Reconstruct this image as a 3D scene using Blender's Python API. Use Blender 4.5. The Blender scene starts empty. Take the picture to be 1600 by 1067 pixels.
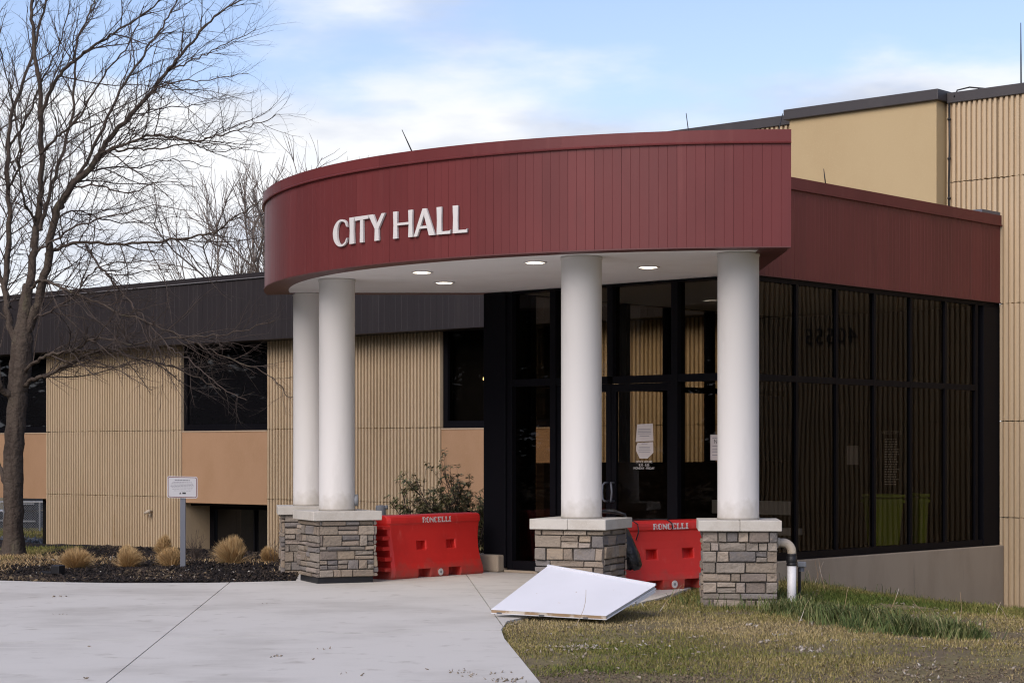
import bpy, math, random
import numpy as np
from mathutils import Vector, Matrix

random.seed(7)
rng = np.random.default_rng(11)
sc = bpy.context.scene
col = sc.collection
R = math.radians

# ------------------------------------------------------------------ camera, sky, sun, exposure
EYE = 1.65
cam_d = bpy.data.cameras.new("camera")
cam_d.sensor_width = 36.0
cam_d.lens = 3075 / 1600 * 36.0
cam_d.shift_y = 171.5 / 1600
cam_d.clip_start = 0.1
cam_d.clip_end = 3000
cam = bpy.data.objects.new("camera", cam_d)
cam.location = (0, 0, EYE)
cam.rotation_euler = (R(90), 0, 0)
col.objects.link(cam)
sc.camera = cam

SUN_DIR = Vector((-0.42, -0.68, 0.60)).normalized()      # towards the sun
sun_el = math.asin(SUN_DIR.z)
sun_az = math.atan2(SUN_DIR.x, SUN_DIR.y)
world = bpy.data.worlds.new("World")
sc.world = world
world.use_nodes = True
wn, wl = world.node_tree.nodes, world.node_tree.links
wn.clear()
def wnode(t, **kw):
    n = wn.new(t)
    for k, v in kw.items(): setattr(n, k, v)
    return n
w_out = wnode('ShaderNodeOutputWorld')
w_bg = wnode('ShaderNodeBackground')
w_bg.inputs['Strength'].default_value = 0.10
sky = wnode('ShaderNodeTexSky', sky_type='NISHITA', sun_disc=False)
sky.sun_elevation = sun_el
sky.sun_rotation = sun_az
sky.air_density = 1.0
sky.dust_density = 1.6
sky.ozone_density = 1.5
tc = wnode('ShaderNodeTexCoord')
mp = wnode('ShaderNodeMapping')
mp.inputs['Scale'].default_value = (1.0, 1.0, 3.2)
mp.inputs['Location'].default_value = (0.42, 0.0, 0.13)
wl.new(tc.outputs['Generated'], mp.inputs['Vector'])
n1 = wnode('ShaderNodeTexNoise'); n1.inputs['Scale'].default_value = 5.5; n1.inputs['Detail'].default_value = 7; n1.inputs['Roughness'].default_value = 0.52
n2 = wnode('ShaderNodeTexNoise'); n2.inputs['Scale'].default_value = 9.0; n2.inputs['Detail'].default_value = 5; n2.inputs['Roughness'].default_value = 0.5
wl.new(mp.outputs['Vector'], n1.inputs['Vector']); wl.new(mp.outputs['Vector'], n2.inputs['Vector'])
sepw = wnode('ShaderNodeSeparateXYZ'); wl.new(tc.outputs['Generated'], sepw.inputs['Vector'])
# more cloud towards the horizon
low = wnode('ShaderNodeMapRange'); low.inputs['From Min'].default_value = 0.163; low.inputs['From Max'].default_value = 0.212
low.inputs['To Min'].default_value = 0.24; low.inputs['To Max'].default_value = -0.15
wl.new(sepw.outputs['Z'], low.inputs['Value'])
addc = wnode('ShaderNodeMath', operation='ADD'); wl.new(n1.outputs['Fac'], addc.inputs[0]); wl.new(low.outputs['Result'], addc.inputs[1])
cm = wnode('ShaderNodeMapRange', interpolation_type='SMOOTHSTEP'); cm.inputs['From Min'].default_value = 0.44; cm.inputs['From Max'].default_value = 0.70
wl.new(addc.outputs[0], cm.inputs['Value'])
shade = wnode('ShaderNodeValToRGB')
shade.color_ramp.elements[0].position = 0.36; shade.color_ramp.elements[0].color = (4.4, 4.8, 5.7, 1)
shade.color_ramp.elements[1].position = 0.56; shade.color_ramp.elements[1].color = (6.7, 6.8, 7.0, 1)
wl.new(n2.outputs['Fac'], shade.inputs['Fac'])
skyg = wnode('ShaderNodeMix', data_type='RGBA', blend_type='MULTIPLY'); skyg.inputs[0].default_value = 1.0
wl.new(sky.outputs['Color'], skyg.inputs[6]); skyg.inputs[7].default_value = (1.36, 1.24, 1.32, 1)
mixw = wnode('ShaderNodeMix', data_type='RGBA')
wl.new(cm.outputs['Result'], mixw.inputs[0]); wl.new(skyg.outputs[2], mixw.inputs[6]); wl.new(shade.outputs['Color'], mixw.inputs[7])
wl.new(mixw.outputs[2], w_bg.inputs['Color']); wl.new(w_bg.outputs[0], w_out.inputs['Surface'])

sun_d = bpy.data.lights.new("sun", 'SUN')
sun_d.energy = 1.35
sun_d.angle = R(40)
sun_d.color = (1.0, 0.95, 0.88)
sun = bpy.data.objects.new("sun", sun_d)
sun.rotation_euler = SUN_DIR.to_track_quat('Z', 'Y').to_euler()
sun.location = (0, 0, 40)
col.objects.link(sun)

sc.view_settings.view_transform = 'Standard'
sc.view_settings.look = 'None'
sc.view_settings.exposure = 0.58
sc.view_settings.gamma = 1.0
sc.view_settings.use_curve_mapping = False
sc.cycles.filter_width = 1.15

# ------------------------------------------------------------------ frames and helpers
F, S0 = 3075.0, 21.0
U = Vector((0.7436, -0.6686, 0)); V = Vector((0.6686, 0.7436, 0)); UP = Vector((0, 0, 1))
C0 = Vector((0.1326 * S0, 1.165 * S0, 0))              # front corner of the glazed entrance
def B(u, v, z=0.0): return C0 + U * u + V * v + UP * z
def ray(px, py=705): return Vector(((px - 800) / F, 1.0, (705 - py) / F))
def P(px, py, Y): return Vector((0, 0, EYE)) + ray(px, py) * Y
def G(px, py, z=0.0): return P(px, py, (z - EYE) / ((705 - py) / F))
def uv(p): d = Vector((p[0], p[1], 0)) - C0; return d.dot(U), d.dot(V)
def on_v(px, v):                                        # u of the pixel column on plane v
    d = ray(px); d.z = 0
    t = (C0.dot(V) + v) / d.dot(V); return uv(d * t)[0]
def on_u(px, u):
    d = ray(px); d.z = 0
    t = (C0.dot(U) + u) / d.dot(U); return uv(d * t)[1]
def drop(q):
    u, v = q; v0 = 0.9 - 0.66 * min(6, max(0, u))
    return -0.82 * min(1, max(0, (v - v0) / (7.0 - v0)))
def wob(x, y): return 0.012 * math.sin(x * 2.3 + 1.1 * math.sin(y * 1.7)) + 0.010 * math.sin(y * 3.1 + x * 1.3)
def ground_z(x, y):
    return drop(uv((x, y))) - 0.03 + wob(x, y)

ORG = {}
def mesh_obj(name, verts, faces, mat, parent=None, smooth=False, org=None):
    o0 = ORG[parent.name] if parent else (Vector(org) if org is not None else Vector((0, 0, 0)))
    me = bpy.data.meshes.new(name)
    me.from_pydata([tuple(Vector(v) - o0) for v in verts], [], faces)
    me.materials.append(mat)
    if smooth:
        me.polygons.foreach_set('use_smooth', [True] * len(me.polygons))
    me.update()
    o = bpy.data.objects.new(name, me)
    col.objects.link(o)
    if parent: o.parent = parent
    else: o.location = o0
    ORG[o.name] = o0
    return o
def np_obj(name, verts, quads, tris, mat, parent=None, tint=None, smooth=False):
    """fast mesh from numpy arrays"""
    me = bpy.data.meshes.new(name)
    o0 = np.array(ORG[parent.name]) if parent else np.zeros(3)
    v = (np.asarray(verts, dtype=np.float64) - o0).astype(np.float32)
    nq = 0 if quads is None else len(quads); nt = 0 if tris is None else len(tris)
    me.vertices.add(len(v)); me.vertices.foreach_set('co', v.ravel())
    loops = []
    if nq: loops.append(np.asarray(quads, dtype=np.int32).ravel())
    if nt: loops.append(np.asarray(tris, dtype=np.int32).ravel())
    loops = np.concatenate(loops)
    me.loops.add(len(loops)); me.loops.foreach_set('vertex_index', loops)
    starts = np.concatenate([np.arange(nq) * 4, nq * 4 + np.arange(nt) * 3]).astype(np.int32)
    me.polygons.add(nq + nt); me.polygons.foreach_set('loop_start', starts)
    if smooth: me.polygons.foreach_set('use_smooth', np.ones(nq + nt, dtype=bool))
    if tint is not None:
        a = me.attributes.new('tint', 'FLOAT', 'POINT'); a.data.foreach_set('value', np.asarray(tint, dtype=np.float32))
    me.materials.append(mat)
    me.update(calc_edges=True); me.validate()
    o = bpy.data.objects.new(name, me); col.objects.link(o)
    if parent: o.parent = parent
    ORG[o.name] = Vector(o0)
    return o
def tag(o, label=None, cat=None, group=None, kind=None):
    if label: o['label'] = label
    if cat: o['category'] = cat
    if group: o['group'] = group
    if kind: o['kind'] = kind
    return o
def thing(name, loc, label, cat, group=None):
    o = bpy.data.objects.new(name, None); o.empty_display_size = 0.2
    o.location = loc; col.objects.link(o); ORG[o.name] = Vector(loc)
    return tag(o, label, cat, group)
def bevel(o, w, seg=2):
    m = o.modifiers.new('bevel', 'BEVEL'); m.width = w; m.segments = seg; m.limit_method = 'ANGLE'; m.angle_limit = R(40)
    return o

class MB:
    def __init__(self): self.v = []; self.f = []
    def add(self, verts, faces):
        n = len(self.v); self.v += [Vector(x) for x in verts]; self.f += [tuple(i + n for i in f) for f in faces]
    def box(self, a, b, fr=None):
        """axis box in frame fr (callable of three coordinates)"""
        fr = fr or (lambda x, y, z: Vector((x, y, z)))
        x0, x1 = sorted((a[0], b[0])); y0, y1 = sorted((a[1], b[1])); z0, z1 = sorted((a[2], b[2]))
        vs = [fr(x, y, z) for z in (z0, z1) for x, y in ((x0, y0), (x1, y0), (x1, y1), (x0, y1))]
        self.add(vs, [(3, 2, 1, 0), (4, 5, 6, 7), (0, 1, 5, 4), (1, 2, 6, 5), (2, 3, 7, 6), (3, 0, 4, 7)])
        return self
    def prism(self, pts, z0, z1):
        """pts: ccw list of 2D world points"""
        n = len(pts)
        vs = [Vector((p[0], p[1], z0)) for p in pts] + [Vector((p[0], p[1], z1)) for p in pts]
        fs = [tuple(reversed(range(n))), tuple(range(n, 2 * n))] + [(i, (i + 1) % n, n + (i + 1) % n, n + i) for i in range(n)]
        self.add(vs, fs); return self
    def extrude(self, pts, fr, d0, d1):
        """pts: 2D outline (a,b) ccw seen from the front; fr(a,b,d) with d towards the viewer"""
        n = len(pts)
        vs = [fr(a, b, d0) for a, b in pts] + [fr(a, b, d1) for a, b in pts]
        fs = [tuple(reversed(range(n))), tuple(range(n, 2 * n))] + [(i, (i + 1) % n, n + (i + 1) % n, n + i) for i in range(n)]
        self.add(vs, fs); return self
    def tube(self, pts, rad, ns=8, cap=True):
        pts = [Vector(p) for p in pts]
        rad = rad if isinstance(rad, (list, tuple)) else [rad] * len(pts)
        n0 = len(self.v); prev = None
        for i, p in enumerate(pts):
            t = (pts[min(i + 1, len(pts) - 1)] - pts[max(i - 1, 0)])
            t = t.normalized() if t.length > 1e-9 else Vector((0, 0, 1))
            if prev is None:
                a = t.cross(Vector((0, 0, 1)))
                if a.length < 0.05: a = t.cross(Vector((0, 1, 0)))
            else:
                a = prev - t * prev.dot(t)
                if a.length < 1e-6: a = t.orthogonal()
            a.normalize(); prev = a; b = t.cross(a)
            for k in range(ns):
                g = 2 * math.pi * k / ns
                self.v.append(p + (a * math.cos(g) + b * math.sin(g)) * rad[i])
        for i in range(len(pts) - 1):
            for k in range(ns):
                k2 = (k + 1) % ns
                self.f.append((n0 + i * ns + k, n0 + i * ns + k2, n0 + (i + 1) * ns + k2, n0 + (i + 1) * ns + k))
        if cap:
            self.f.append(tuple(n0 + k for k in reversed(range(ns))))
            e = n0 + (len(pts) - 1) * ns
            self.f.append(tuple(e + k for k in range(ns)))
        return self
    def lathe(self, c, prof, ns=32):
        n0 = len(self.v)
        for r_, z in prof:
            for k in range(ns):
                g = 2 * math.pi * k / ns
                self.v.append(Vector(c) + Vector((r_ * math.cos(g), r_ * math.sin(g), z)))
        for i in range(len(prof) - 1):
            for k in range(ns):
                k2 = (k + 1) % ns
                self.f.append((n0 + i * ns + k, n0 + i * ns + k2, n0 + (i + 1) * ns + k2, n0 + (i + 1) * ns + k))
        self.f.append(tuple(n0 + k for k in reversed(range(ns))))
        e = n0 + (len(prof) - 1) * ns
        self.f.append(tuple(e + k for k in range(ns)))
        return self
    def build(self, name, mat, parent=None, smooth=False, org=None):
        return mesh_obj(name, self.v, self.f, mat, parent, smooth, org)

def wbox(name, mat, parent, a, b, fr=B, bev=0):
    o = MB().box(a, b, fr).build(name, mat, parent)
    if bev: bevel(o, bev)
    return o

# ------------------------------------------------------------------ materials
MATS = {}
def mat(name, base, rough=0.6, spec=0.5, metal=0.0, noise=None, bump=None, streak=None, rand=None, tint=None, coat=None, panelvar=0):
    """noise: list of (scale, colour, lo, hi, stretch) layers mixed over the base; bump: (scale, strength, dist)"""
    if name in MATS: return MATS[name]
    m = bpy.data.materials.new(name); m.use_nodes = True
    nt = m.node_tree; N, L = nt.nodes, nt.links
    b = N['Principled BSDF']
    b.inputs['Roughness'].default_value = rough
    b.inputs['Specular IOR Level'].default_value = spec
    b.inputs['Metallic'].default_value = metal
    co = N.new('ShaderNodeTexCoord').outputs['Object']
    c = None
    if rand:
        oi = N.new('ShaderNodeObjectInfo'); cr = N.new('ShaderNodeValToRGB'); cr.color_ramp.interpolation = 'CONSTANT'
        el = cr.color_ramp.elements
        while len(el) < len(rand): el.new(0.5)
        for i, k in enumerate(rand): el[i].position = i / len(rand); el[i].color = (*k, 1)
        L.new(oi.outputs['Random'], cr.inputs['Fac']); c = cr.outputs['Color']
    if tint:
        at = N.new('ShaderNodeAttribute'); at.attribute_name = 'tint'; cr = N.new('ShaderNodeValToRGB')
        el = cr.color_ramp.elements
        while len(el) < len(tint): el.new(0.5)
        for i, k in enumerate(tint): el[i].position = i / (len(tint) - 1); el[i].color = (*k, 1)
        L.new(at.outputs['Fac'], cr.inputs['Fac']); c = cr.outputs['Color']
    if c is None:
        rgb = N.new('ShaderNodeRGB'); rgb.outputs[0].default_value = (*base, 1); c = rgb.outputs[0]
    for (sca, colr, lo, hi, stretch) in (noise or []):
        mpn = N.new('ShaderNodeMapping'); mpn.inputs['Scale'].default_value = stretch
        L.new(co, mpn.inputs['Vector'])
        nz = N.new('ShaderNodeTexNoise'); nz.inputs['Scale'].default_value = sca; nz.inputs['Detail'].default_value = 6; nz.inputs['Roughness'].default_value = 0.6
        L.new(mpn.outputs['Vector'], nz.inputs['Vector'])
        mr = N.new('ShaderNodeMapRange'); mr.interpolation_type = 'SMOOTHSTEP'
        mr.inputs['From Min'].default_value = lo; mr.inputs['From Max'].default_value = hi
        L.new(nz.outputs['Fac'], mr.inputs['Value'])
        mx = N.new('ShaderNodeMix'); mx.data_type = 'RGBA'
        L.new(mr.outputs['Result'], mx.inputs[0]); L.new(c, mx.inputs[6]); mx.inputs[7].default_value = (*colr, 1)
        c = mx.outputs[2]
    if panelvar:
        oi2 = N.new('ShaderNodeObjectInfo'); mr2 = N.new('ShaderNodeMapRange'); mr2.inputs['To Min'].default_value = 1 - panelvar; mr2.inputs['To Max'].default_value = 1 + panelvar
        L.new(oi2.outputs['Random'], mr2.inputs['Value'])
        vm_ = N.new('ShaderNodeVectorMath'); vm_.operation = 'SCALE'; L.new(c, vm_.inputs[0]); L.new(mr2.outputs['Result'], vm_.inputs['Scale']); c = vm_.outputs['Vector']
    L.new(c, b.inputs['Base Color'])
    if bump:
        nz = N.new('ShaderNodeTexNoise'); nz.inputs['Scale'].default_value = bump[0]; nz.inputs['Detail'].default_value = 6
        L.new(co, nz.inputs['Vector'])
        bp = N.new('ShaderNodeBump'); bp.inputs['Strength'].default_value = bump[1]; bp.inputs['Distance'].default_value = bump[2]
        L.new(nz.outputs['Fac'], bp.inputs['Height']); L.new(bp.outputs['Normal'], b.inputs['Normal'])
    if coat: b.inputs['Coat Weight'].default_value = coat; b.inputs['Coat Roughness'].default_value = 0.15
    MATS[name] = m
    return m
def emis(name, colr, s):
    m = bpy.data.materials.new(name); m.use_nodes = True
    b = m.node_tree.nodes['Principled BSDF']
    b.inputs['Base Color'].default_value = (0.8, 0.8, 0.8, 1)
    b.inputs['Emission Color'].default_value = (*colr, 1); b.inputs['Emission Strength'].default_value = s
    return m
def glass(name, tintc, refl):
    m = bpy.data.materials.new(name); m.use_nodes = True
    N, L = m.node_tree.nodes, m.node_tree.links
    N.remove(N['Principled BSDF'])
    tr = N.new('ShaderNodeBsdfTransparent'); tr.inputs['Color'].default_value = (*tintc, 1)
    gl = N.new('ShaderNodeBsdfGlossy'); gl.inputs['Roughness'].default_value = 0.0; gl.inputs['Color'].default_value = (0.9, 0.9, 0.92, 1)
    tcn = N.new('ShaderNodeTexCoord'); nz = N.new('ShaderNodeTexNoise'); nz.inputs['Scale'].default_value = 1.1; nz.inputs['Detail'].default_value = 0
    L.new(tcn.outputs['Object'], nz.inputs['Vector'])
    bp = N.new('ShaderNodeBump'); bp.inputs['Strength'].default_value = 0.05; bp.inputs['Distance'].default_value = 0.05
    L.new(nz.outputs['Fac'], bp.inputs['Height']); L.new(bp.outputs['Normal'], gl.inputs['Normal'])
    lw = N.new('ShaderNodeFresnel'); lw.inputs['IOR'].default_value = refl
    ge = N.new('ShaderNodeNewGeometry'); inv = N.new('ShaderNodeMath'); inv.operation = 'SUBTRACT'; inv.inputs[0].default_value = 1.0; L.new(ge.outputs['Backfacing'], inv.inputs[1])
    mu = N.new('ShaderNodeMath'); mu.operation = 'MULTIPLY'; L.new(lw.outputs[0], mu.inputs[0]); L.new(inv.outputs[0], mu.inputs[1])
    mx = N.new('ShaderNodeMixShader')
    L.new(mu.outputs[0], mx.inputs[0]); L.new(tr.outputs[0], mx.inputs[1]); L.new(gl.outputs[0], mx.inputs[2])
    L.new(mx.outputs[0], N['Material Output'].inputs['Surface'])
    return m

M_RIB = mat('ribbed_concrete', (0.505, 0.395, 0.26), 0.85, 0.2,
            noise=[(0.9, (0.435, 0.33, 0.205), 0.42, 0.72, (1, 1, 0.25)), (7, (0.30, 0.19, 0.085), 0.60, 0.80, (1, 1, 0.07)), (26, (0.53, 0.415, 0.265), 0.45, 0.8, (1, 1, 0.5))], bump=(90, 0.25, 0.004))
M_STUCCO = mat('orange_stucco', (0.39, 0.24, 0.14), 0.9, 0.2, noise=[(1.6, (0.355, 0.215, 0.12), 0.4, 0.75, (1, 1, 0.6)), (60, (0.45, 0.29, 0.175), 0.5, 0.8, (1, 1, 1))], bump=(160, 0.35, 0.003))
M_SMOOTH = mat('smooth_tan_render', (0.46, 0.355, 0.20), 0.9, 0.2, noise=[(0.7, (0.43, 0.325, 0.18), 0.4, 0.75, (1, 1, 0.6)), (50, (0.48, 0.375, 0.22), 0.5, 0.8, (1, 1, 1))], bump=(140, 0.3, 0.003))
M_BROWNMETAL = mat('dark_brown_metal', (0.022, 0.018, 0.019), 0.55, 0.4, noise=[(3, (0.030, 0.025, 0.025), 0.45, 0.75, (1, 1, 0.1)), (14, (0.017, 0.014, 0.016), 0.5, 0.8, (1, 1, 0.05))])
M_RED = mat('red_metal_panel', (0.134, 0.030, 0.029), 0.40, 0.28, panelvar=0.07, noise=[(1.2, (0.118, 0.027, 0.026), 0.4, 0.7, (1, 1, 0.4)), (9, (0.150, 0.040, 0.037), 0.55, 0.8, (1, 1, 0.06)), (3.5, (0.102, 0.026, 0.025), 0.60, 0.8, (1, 1, 0.15))], bump=(3.0, 0.06, 0.02))
M_REDDK = mat('red_soffit_rim', (0.105, 0.032, 0.030), 0.5, 0.4)
M_SOFFIT = mat('white_soffit', (0.87, 0.865, 0.85), 0.8, 0.3, noise=[(1.5, (0.79, 0.775, 0.75), 0.45, 0.8, (1, 1, 1))])
M_COLUMN = mat('white_column_paint', (0.59, 0.575, 0.545), 0.65, 0.35, noise=[(2.2, (0.51, 0.495, 0.465), 0.42, 0.72, (1, 1, 0.15)), (25, (0.59, 0.575, 0.545), 0.5, 0.8, (1, 1, 0.4))], bump=(120, 0.12, 0.002))
M_CAP = mat('limestone_cap', (0.50, 0.475, 0.42), 0.8, 0.3, noise=[(5, (0.44, 0.41, 0.355), 0.42, 0.7, (1, 1, 1)), (60, (0.54, 0.515, 0.46), 0.5, 0.8, (1, 1, 1))], bump=(120, 0.3, 0.003))
M_MORTAR = mat('grey_mortar', (0.22, 0.20, 0.175), 0.95, 0.1, bump=(80, 0.5, 0.006))
M_STONE = mat('ledge_stone', (0.3, 0.25, 0.2), 0.9, 0.2,
              rand=[(0.245, 0.205, 0.16), (0.20, 0.175, 0.145), (0.285, 0.23, 0.17), (0.155, 0.143, 0.135), (0.235, 0.205, 0.17), (0.31, 0.26, 0.205), (0.185, 0.155, 0.13), (0.265, 0.23, 0.19), (0.22, 0.18, 0.14), (0.19, 0.172, 0.158), (0.275, 0.225, 0.175), (0.29, 0.245, 0.205)],
              noise=[(9, (0.17, 0.145, 0.12), 0.50, 0.80, (1, 1, 1.8)), (24, (0.33, 0.28, 0.22), 0.58, 0.82, (1, 1, 1.5))], bump=(30, 0.7, 0.02))
M_BLACK = mat('black_metal_frame', (0.004, 0.004, 0.006), 0.55, 0.10)
M_BASE = mat('concrete_base', (0.34, 0.285, 0.215), 0.9, 0.2, noise=[(1.3, (0.285, 0.235, 0.175), 0.4, 0.7, (1, 1, 0.35)), (9, (0.13, 0.115, 0.10), 0.60, 0.85, (1, 1, 0.12)), (70, (0.36, 0.305, 0.235), 0.5, 0.8, (1, 1, 1))], bump=(110, 0.3, 0.003))
M_PAVE = mat('pavement_concrete', (0.595, 0.57, 0.51), 0.85, 0.25, noise=[(0.55, (0.485, 0.46, 0.405), 0.42, 0.66, (1, 1, 1)), (2.0, (0.60, 0.57, 0.51), 0.50, 0.75, (0.4, 2.4, 1)), (45, (0.40, 0.385, 0.36), 0.58, 0.85, (1, 1, 1)), (3.2, (0.42, 0.39, 0.335), 0.56, 0.76, (1, 1, 1)), (14, (0.33, 0.29, 0.24), 0.68, 0.80, (1, 1, 1))], bump=(120, 0.25, 0.003))
M_BARRIER = mat('red_plastic', (0.62, 0.026, 0.020), 0.5, 0.4, noise=[(2.5, (0.54, 0.022, 0.018), 0.4, 0.7, (1, 1, 1)), (9, (0.64, 0.09, 0.07), 0.58, 0.82, (1, 1, 0.5)), (50, (0.30, 0.06, 0.045), 0.62, 0.85, (1, 1, 0.4))], bump=(60, 0.12, 0.004))
M_WHITE = mat('white_paint', (0.72, 0.72, 0.70), 0.5, 0.4)
M_LETTER = mat('letter_white', (0.60, 0.58, 0.55), 0.5, 0.4, noise=[(6, (0.60, 0.58, 0.55), 0.45, 0.75, (1, 1, 1))])
M_PANEL = mat('white_laminate', (0.69, 0.70, 0.73), 0.45, 0.4, noise=[(1.5, (0.655, 0.665, 0.69), 0.4, 0.75, (1, 1, 1)), (18, (0.66, 0.63, 0.58), 0.72, 0.84, (1, 1, 1))])
M_RAWWOOD = mat('raw_wood_edge', (0.36, 0.25, 0.15), 0.85, 0.2, noise=[(5, (0.60, 0.55, 0.47), 0.50, 0.62, (1, 1, 1)), (40, (0.25, 0.16, 0.09), 0.55, 0.8, (1, 1, 1))])
M_TRIMGREY = mat('grey_edge_strip', (0.45, 0.45, 0.44), 0.6, 0.3)
M_GALV = mat('galvanised_steel', (0.14, 0.15, 0.175), 0.5, 0.5, metal=0.4, noise=[(20, (0.14, 0.15, 0.18), 0.5, 0.75, (1, 1, 0.4))])
M_PVC = mat('white_pvc', (0.70, 0.70, 0.70), 0.4, 0.4, noise=[(8, (0.58, 0.57, 0.54), 0.55, 0.8, (1, 1, 0.3))])
M_PVCDIRT = mat('stained_pvc', (0.50, 0.43, 0.33), 0.6, 0.3, noise=[(10, (0.20, 0.14, 0.09), 0.55, 0.7, (1, 1, 1))])
M_RUBBER = mat('black_rubber', (0.012, 0.012, 0.014), 0.5, 0.4)
M_GREYPIPE = mat('grey_pipe', (0.22, 0.23, 0.24), 0.6, 0.4)
M_INK = mat('black_ink', (0.03, 0.03, 0.035), 0.7, 0.3)
M_GREYINK = mat('grey_ink', (0.22, 0.22, 0.24), 0.7, 0.3)
M_REDINK = mat('dark_red_ink', (0.16, 0.05, 0.045), 0.6, 0.3)
M_SIGN = mat('sign_white', (0.50, 0.50, 0.51), 0.4, 0.4)
M_PAPER = mat('paper', (0.52, 0.48, 0.46), 0.8, 0.2)
M_BARK = mat('grey_brown_bark', (0.080, 0.063, 0.050), 0.95, 0.15, noise=[(9, (0.050, 0.038, 0.031), 0.48, 0.66, (1, 1, 0.12)), (3.5, (0.115, 0.105, 0.066), 0.55, 0.8, (1, 1, 0.4)), (40, (0.115, 0.095, 0.076), 0.6, 0.85, (1, 1, 0.3))], bump=(14, 0.9, 0.05))
M_TWIG = mat('twig_bark', (0.078, 0.060, 0.050), 0.9, 0.2, noise=[(2.0, (0.085, 0.068, 0.058), 0.45, 0.7, (1, 1, 1))])
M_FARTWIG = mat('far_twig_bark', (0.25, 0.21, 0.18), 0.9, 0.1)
M_STRAW = mat('dry_grass_blades', (0.4, 0.3, 0.15), 0.9, 0.15, tint=[(0.33, 0.20, 0.085), (0.53, 0.36, 0.17), (0.66, 0.50, 0.28)])
M_TURF = mat('turf_blades', (0.1, 0.1, 0.04), 0.85, 0.15, tint=[(0.080, 0.112, 0.024), (0.175, 0.172, 0.046), (0.29, 0.235, 0.092), (0.40, 0.315, 0.165)])
M_LONG = mat('long_green_grass', (0.06, 0.1, 0.04), 0.75, 0.25, tint=[(0.042, 0.070, 0.020), (0.090, 0.125, 0.036), (0.16, 0.175, 0.062), (0.30, 0.26, 0.13)])
M_SOIL = mat('lawn_soil', (0.165, 0.130, 0.085), 0.95, 0.1, noise=[(0.8, (0.20, 0.17, 0.085), 0.38, 0.62, (1, 1, 1)), (5, (0.11, 0.082, 0.06), 0.5, 0.75, (1, 1, 1)), (60, (0.15, 0.12, 0.09), 0.55, 0.8, (1, 1, 1))], bump=(22, 0.9, 0.04))
M_MULCH = mat('black_mulch', (0.020, 0.016, 0.015), 0.95, 0.15, noise=[(2.2, (0.050, 0.036, 0.026), 0.50, 0.72, (1, 1, 1)), (30, (0.036, 0.029, 0.026), 0.5, 0.8, (1, 1, 1))], bump=(30, 1.0, 0.05))
M_CHIP = mat('mulch_chips', (0.02, 0.02, 0.02), 0.9, 0.2, tint=[(0.010, 0.009, 0.009), (0.026, 0.021, 0.019), (0.060, 0.045, 0.034), (0.20, 0.15, 0.09)])
M_LEAF = mat('olive_shrub_leaf', (0.05, 0.06, 0.02), 0.55, 0.4, tint=[(0.07, 0.08, 0.032), (0.16, 0.165, 0.065), (0.27, 0.24, 0.11), (0.30, 0.23, 0.13)])
M_NEEDLE = mat('conifer_needles', (0.02, 0.03, 0.018), 0.8, 0.2, tint=[(0.012, 0.020, 0.012), (0.025, 0.038, 0.020), (0.040, 0.055, 0.028)])
M_DEBRIS = mat('pale_debris', (0.45, 0.42, 0.37), 0.9, 0.2, tint=[(0.20, 0.16, 0.11), (0.36, 0.31, 0.25), (0.55, 0.53, 0.49)])
M_CLOD = mat('soil_clods', (0.1, 0.08, 0.06), 0.95, 0.1, tint=[(0.075, 0.055, 0.042), (0.13, 0.10, 0.075), (0.19, 0.15, 0.105), (0.27, 0.21, 0.13)])
M_GRAVEL = mat('grey_gravel', (0.3, 0.28, 0.26), 0.95, 0.2, tint=[(0.16, 0.15, 0.14), (0.28, 0.265, 0.25), (0.42, 0.40, 0.38)])
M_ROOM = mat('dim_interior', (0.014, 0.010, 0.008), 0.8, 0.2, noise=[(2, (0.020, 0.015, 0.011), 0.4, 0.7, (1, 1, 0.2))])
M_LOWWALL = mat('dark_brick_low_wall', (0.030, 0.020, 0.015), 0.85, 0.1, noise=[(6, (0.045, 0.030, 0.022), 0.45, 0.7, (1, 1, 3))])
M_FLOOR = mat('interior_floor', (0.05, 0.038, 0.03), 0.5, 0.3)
M_CEIL = mat('interior_ceiling', (0.35, 0.34, 0.33), 0.9, 0.2)
M_BIN = mat('lime_plastic', (0.22, 0.32, 0.02), 0.45, 0.4)
M_DARKGLASS = mat('dark_window_glass', (0.006, 0.006, 0.007), 0.02, 0.5)
M_GLASS = glass('tinted_glass', (0.75, 0.72, 0.66), 1.32)
M_GLASSDK = glass('dark_tinted_glass', (0.64, 0.61, 0.56), 1.215)
M_LAMP = emis('lamp_lens', (1.0, 0.88, 0.68), 10.0)
M_WARMBULB = emis('warm_bulb', (1.0, 0.82, 0.35), 3.0)
M_LINK = mat('fence_wire', (0.32, 0.33, 0.34), 0.5, 0.5, metal=0.5)
M_CRATE = mat('dark_crate', (0.030, 0.032, 0.036), 0.7, 0.3)
M_PALE = mat('pale_lid', (0.52, 0.53, 0.55), 0.6, 0.3)
M_BAG = mat('black_bag_plastic', (0.012, 0.012, 0.013), 0.32, 0.5, bump=(16, 0.6, 0.03))

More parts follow.
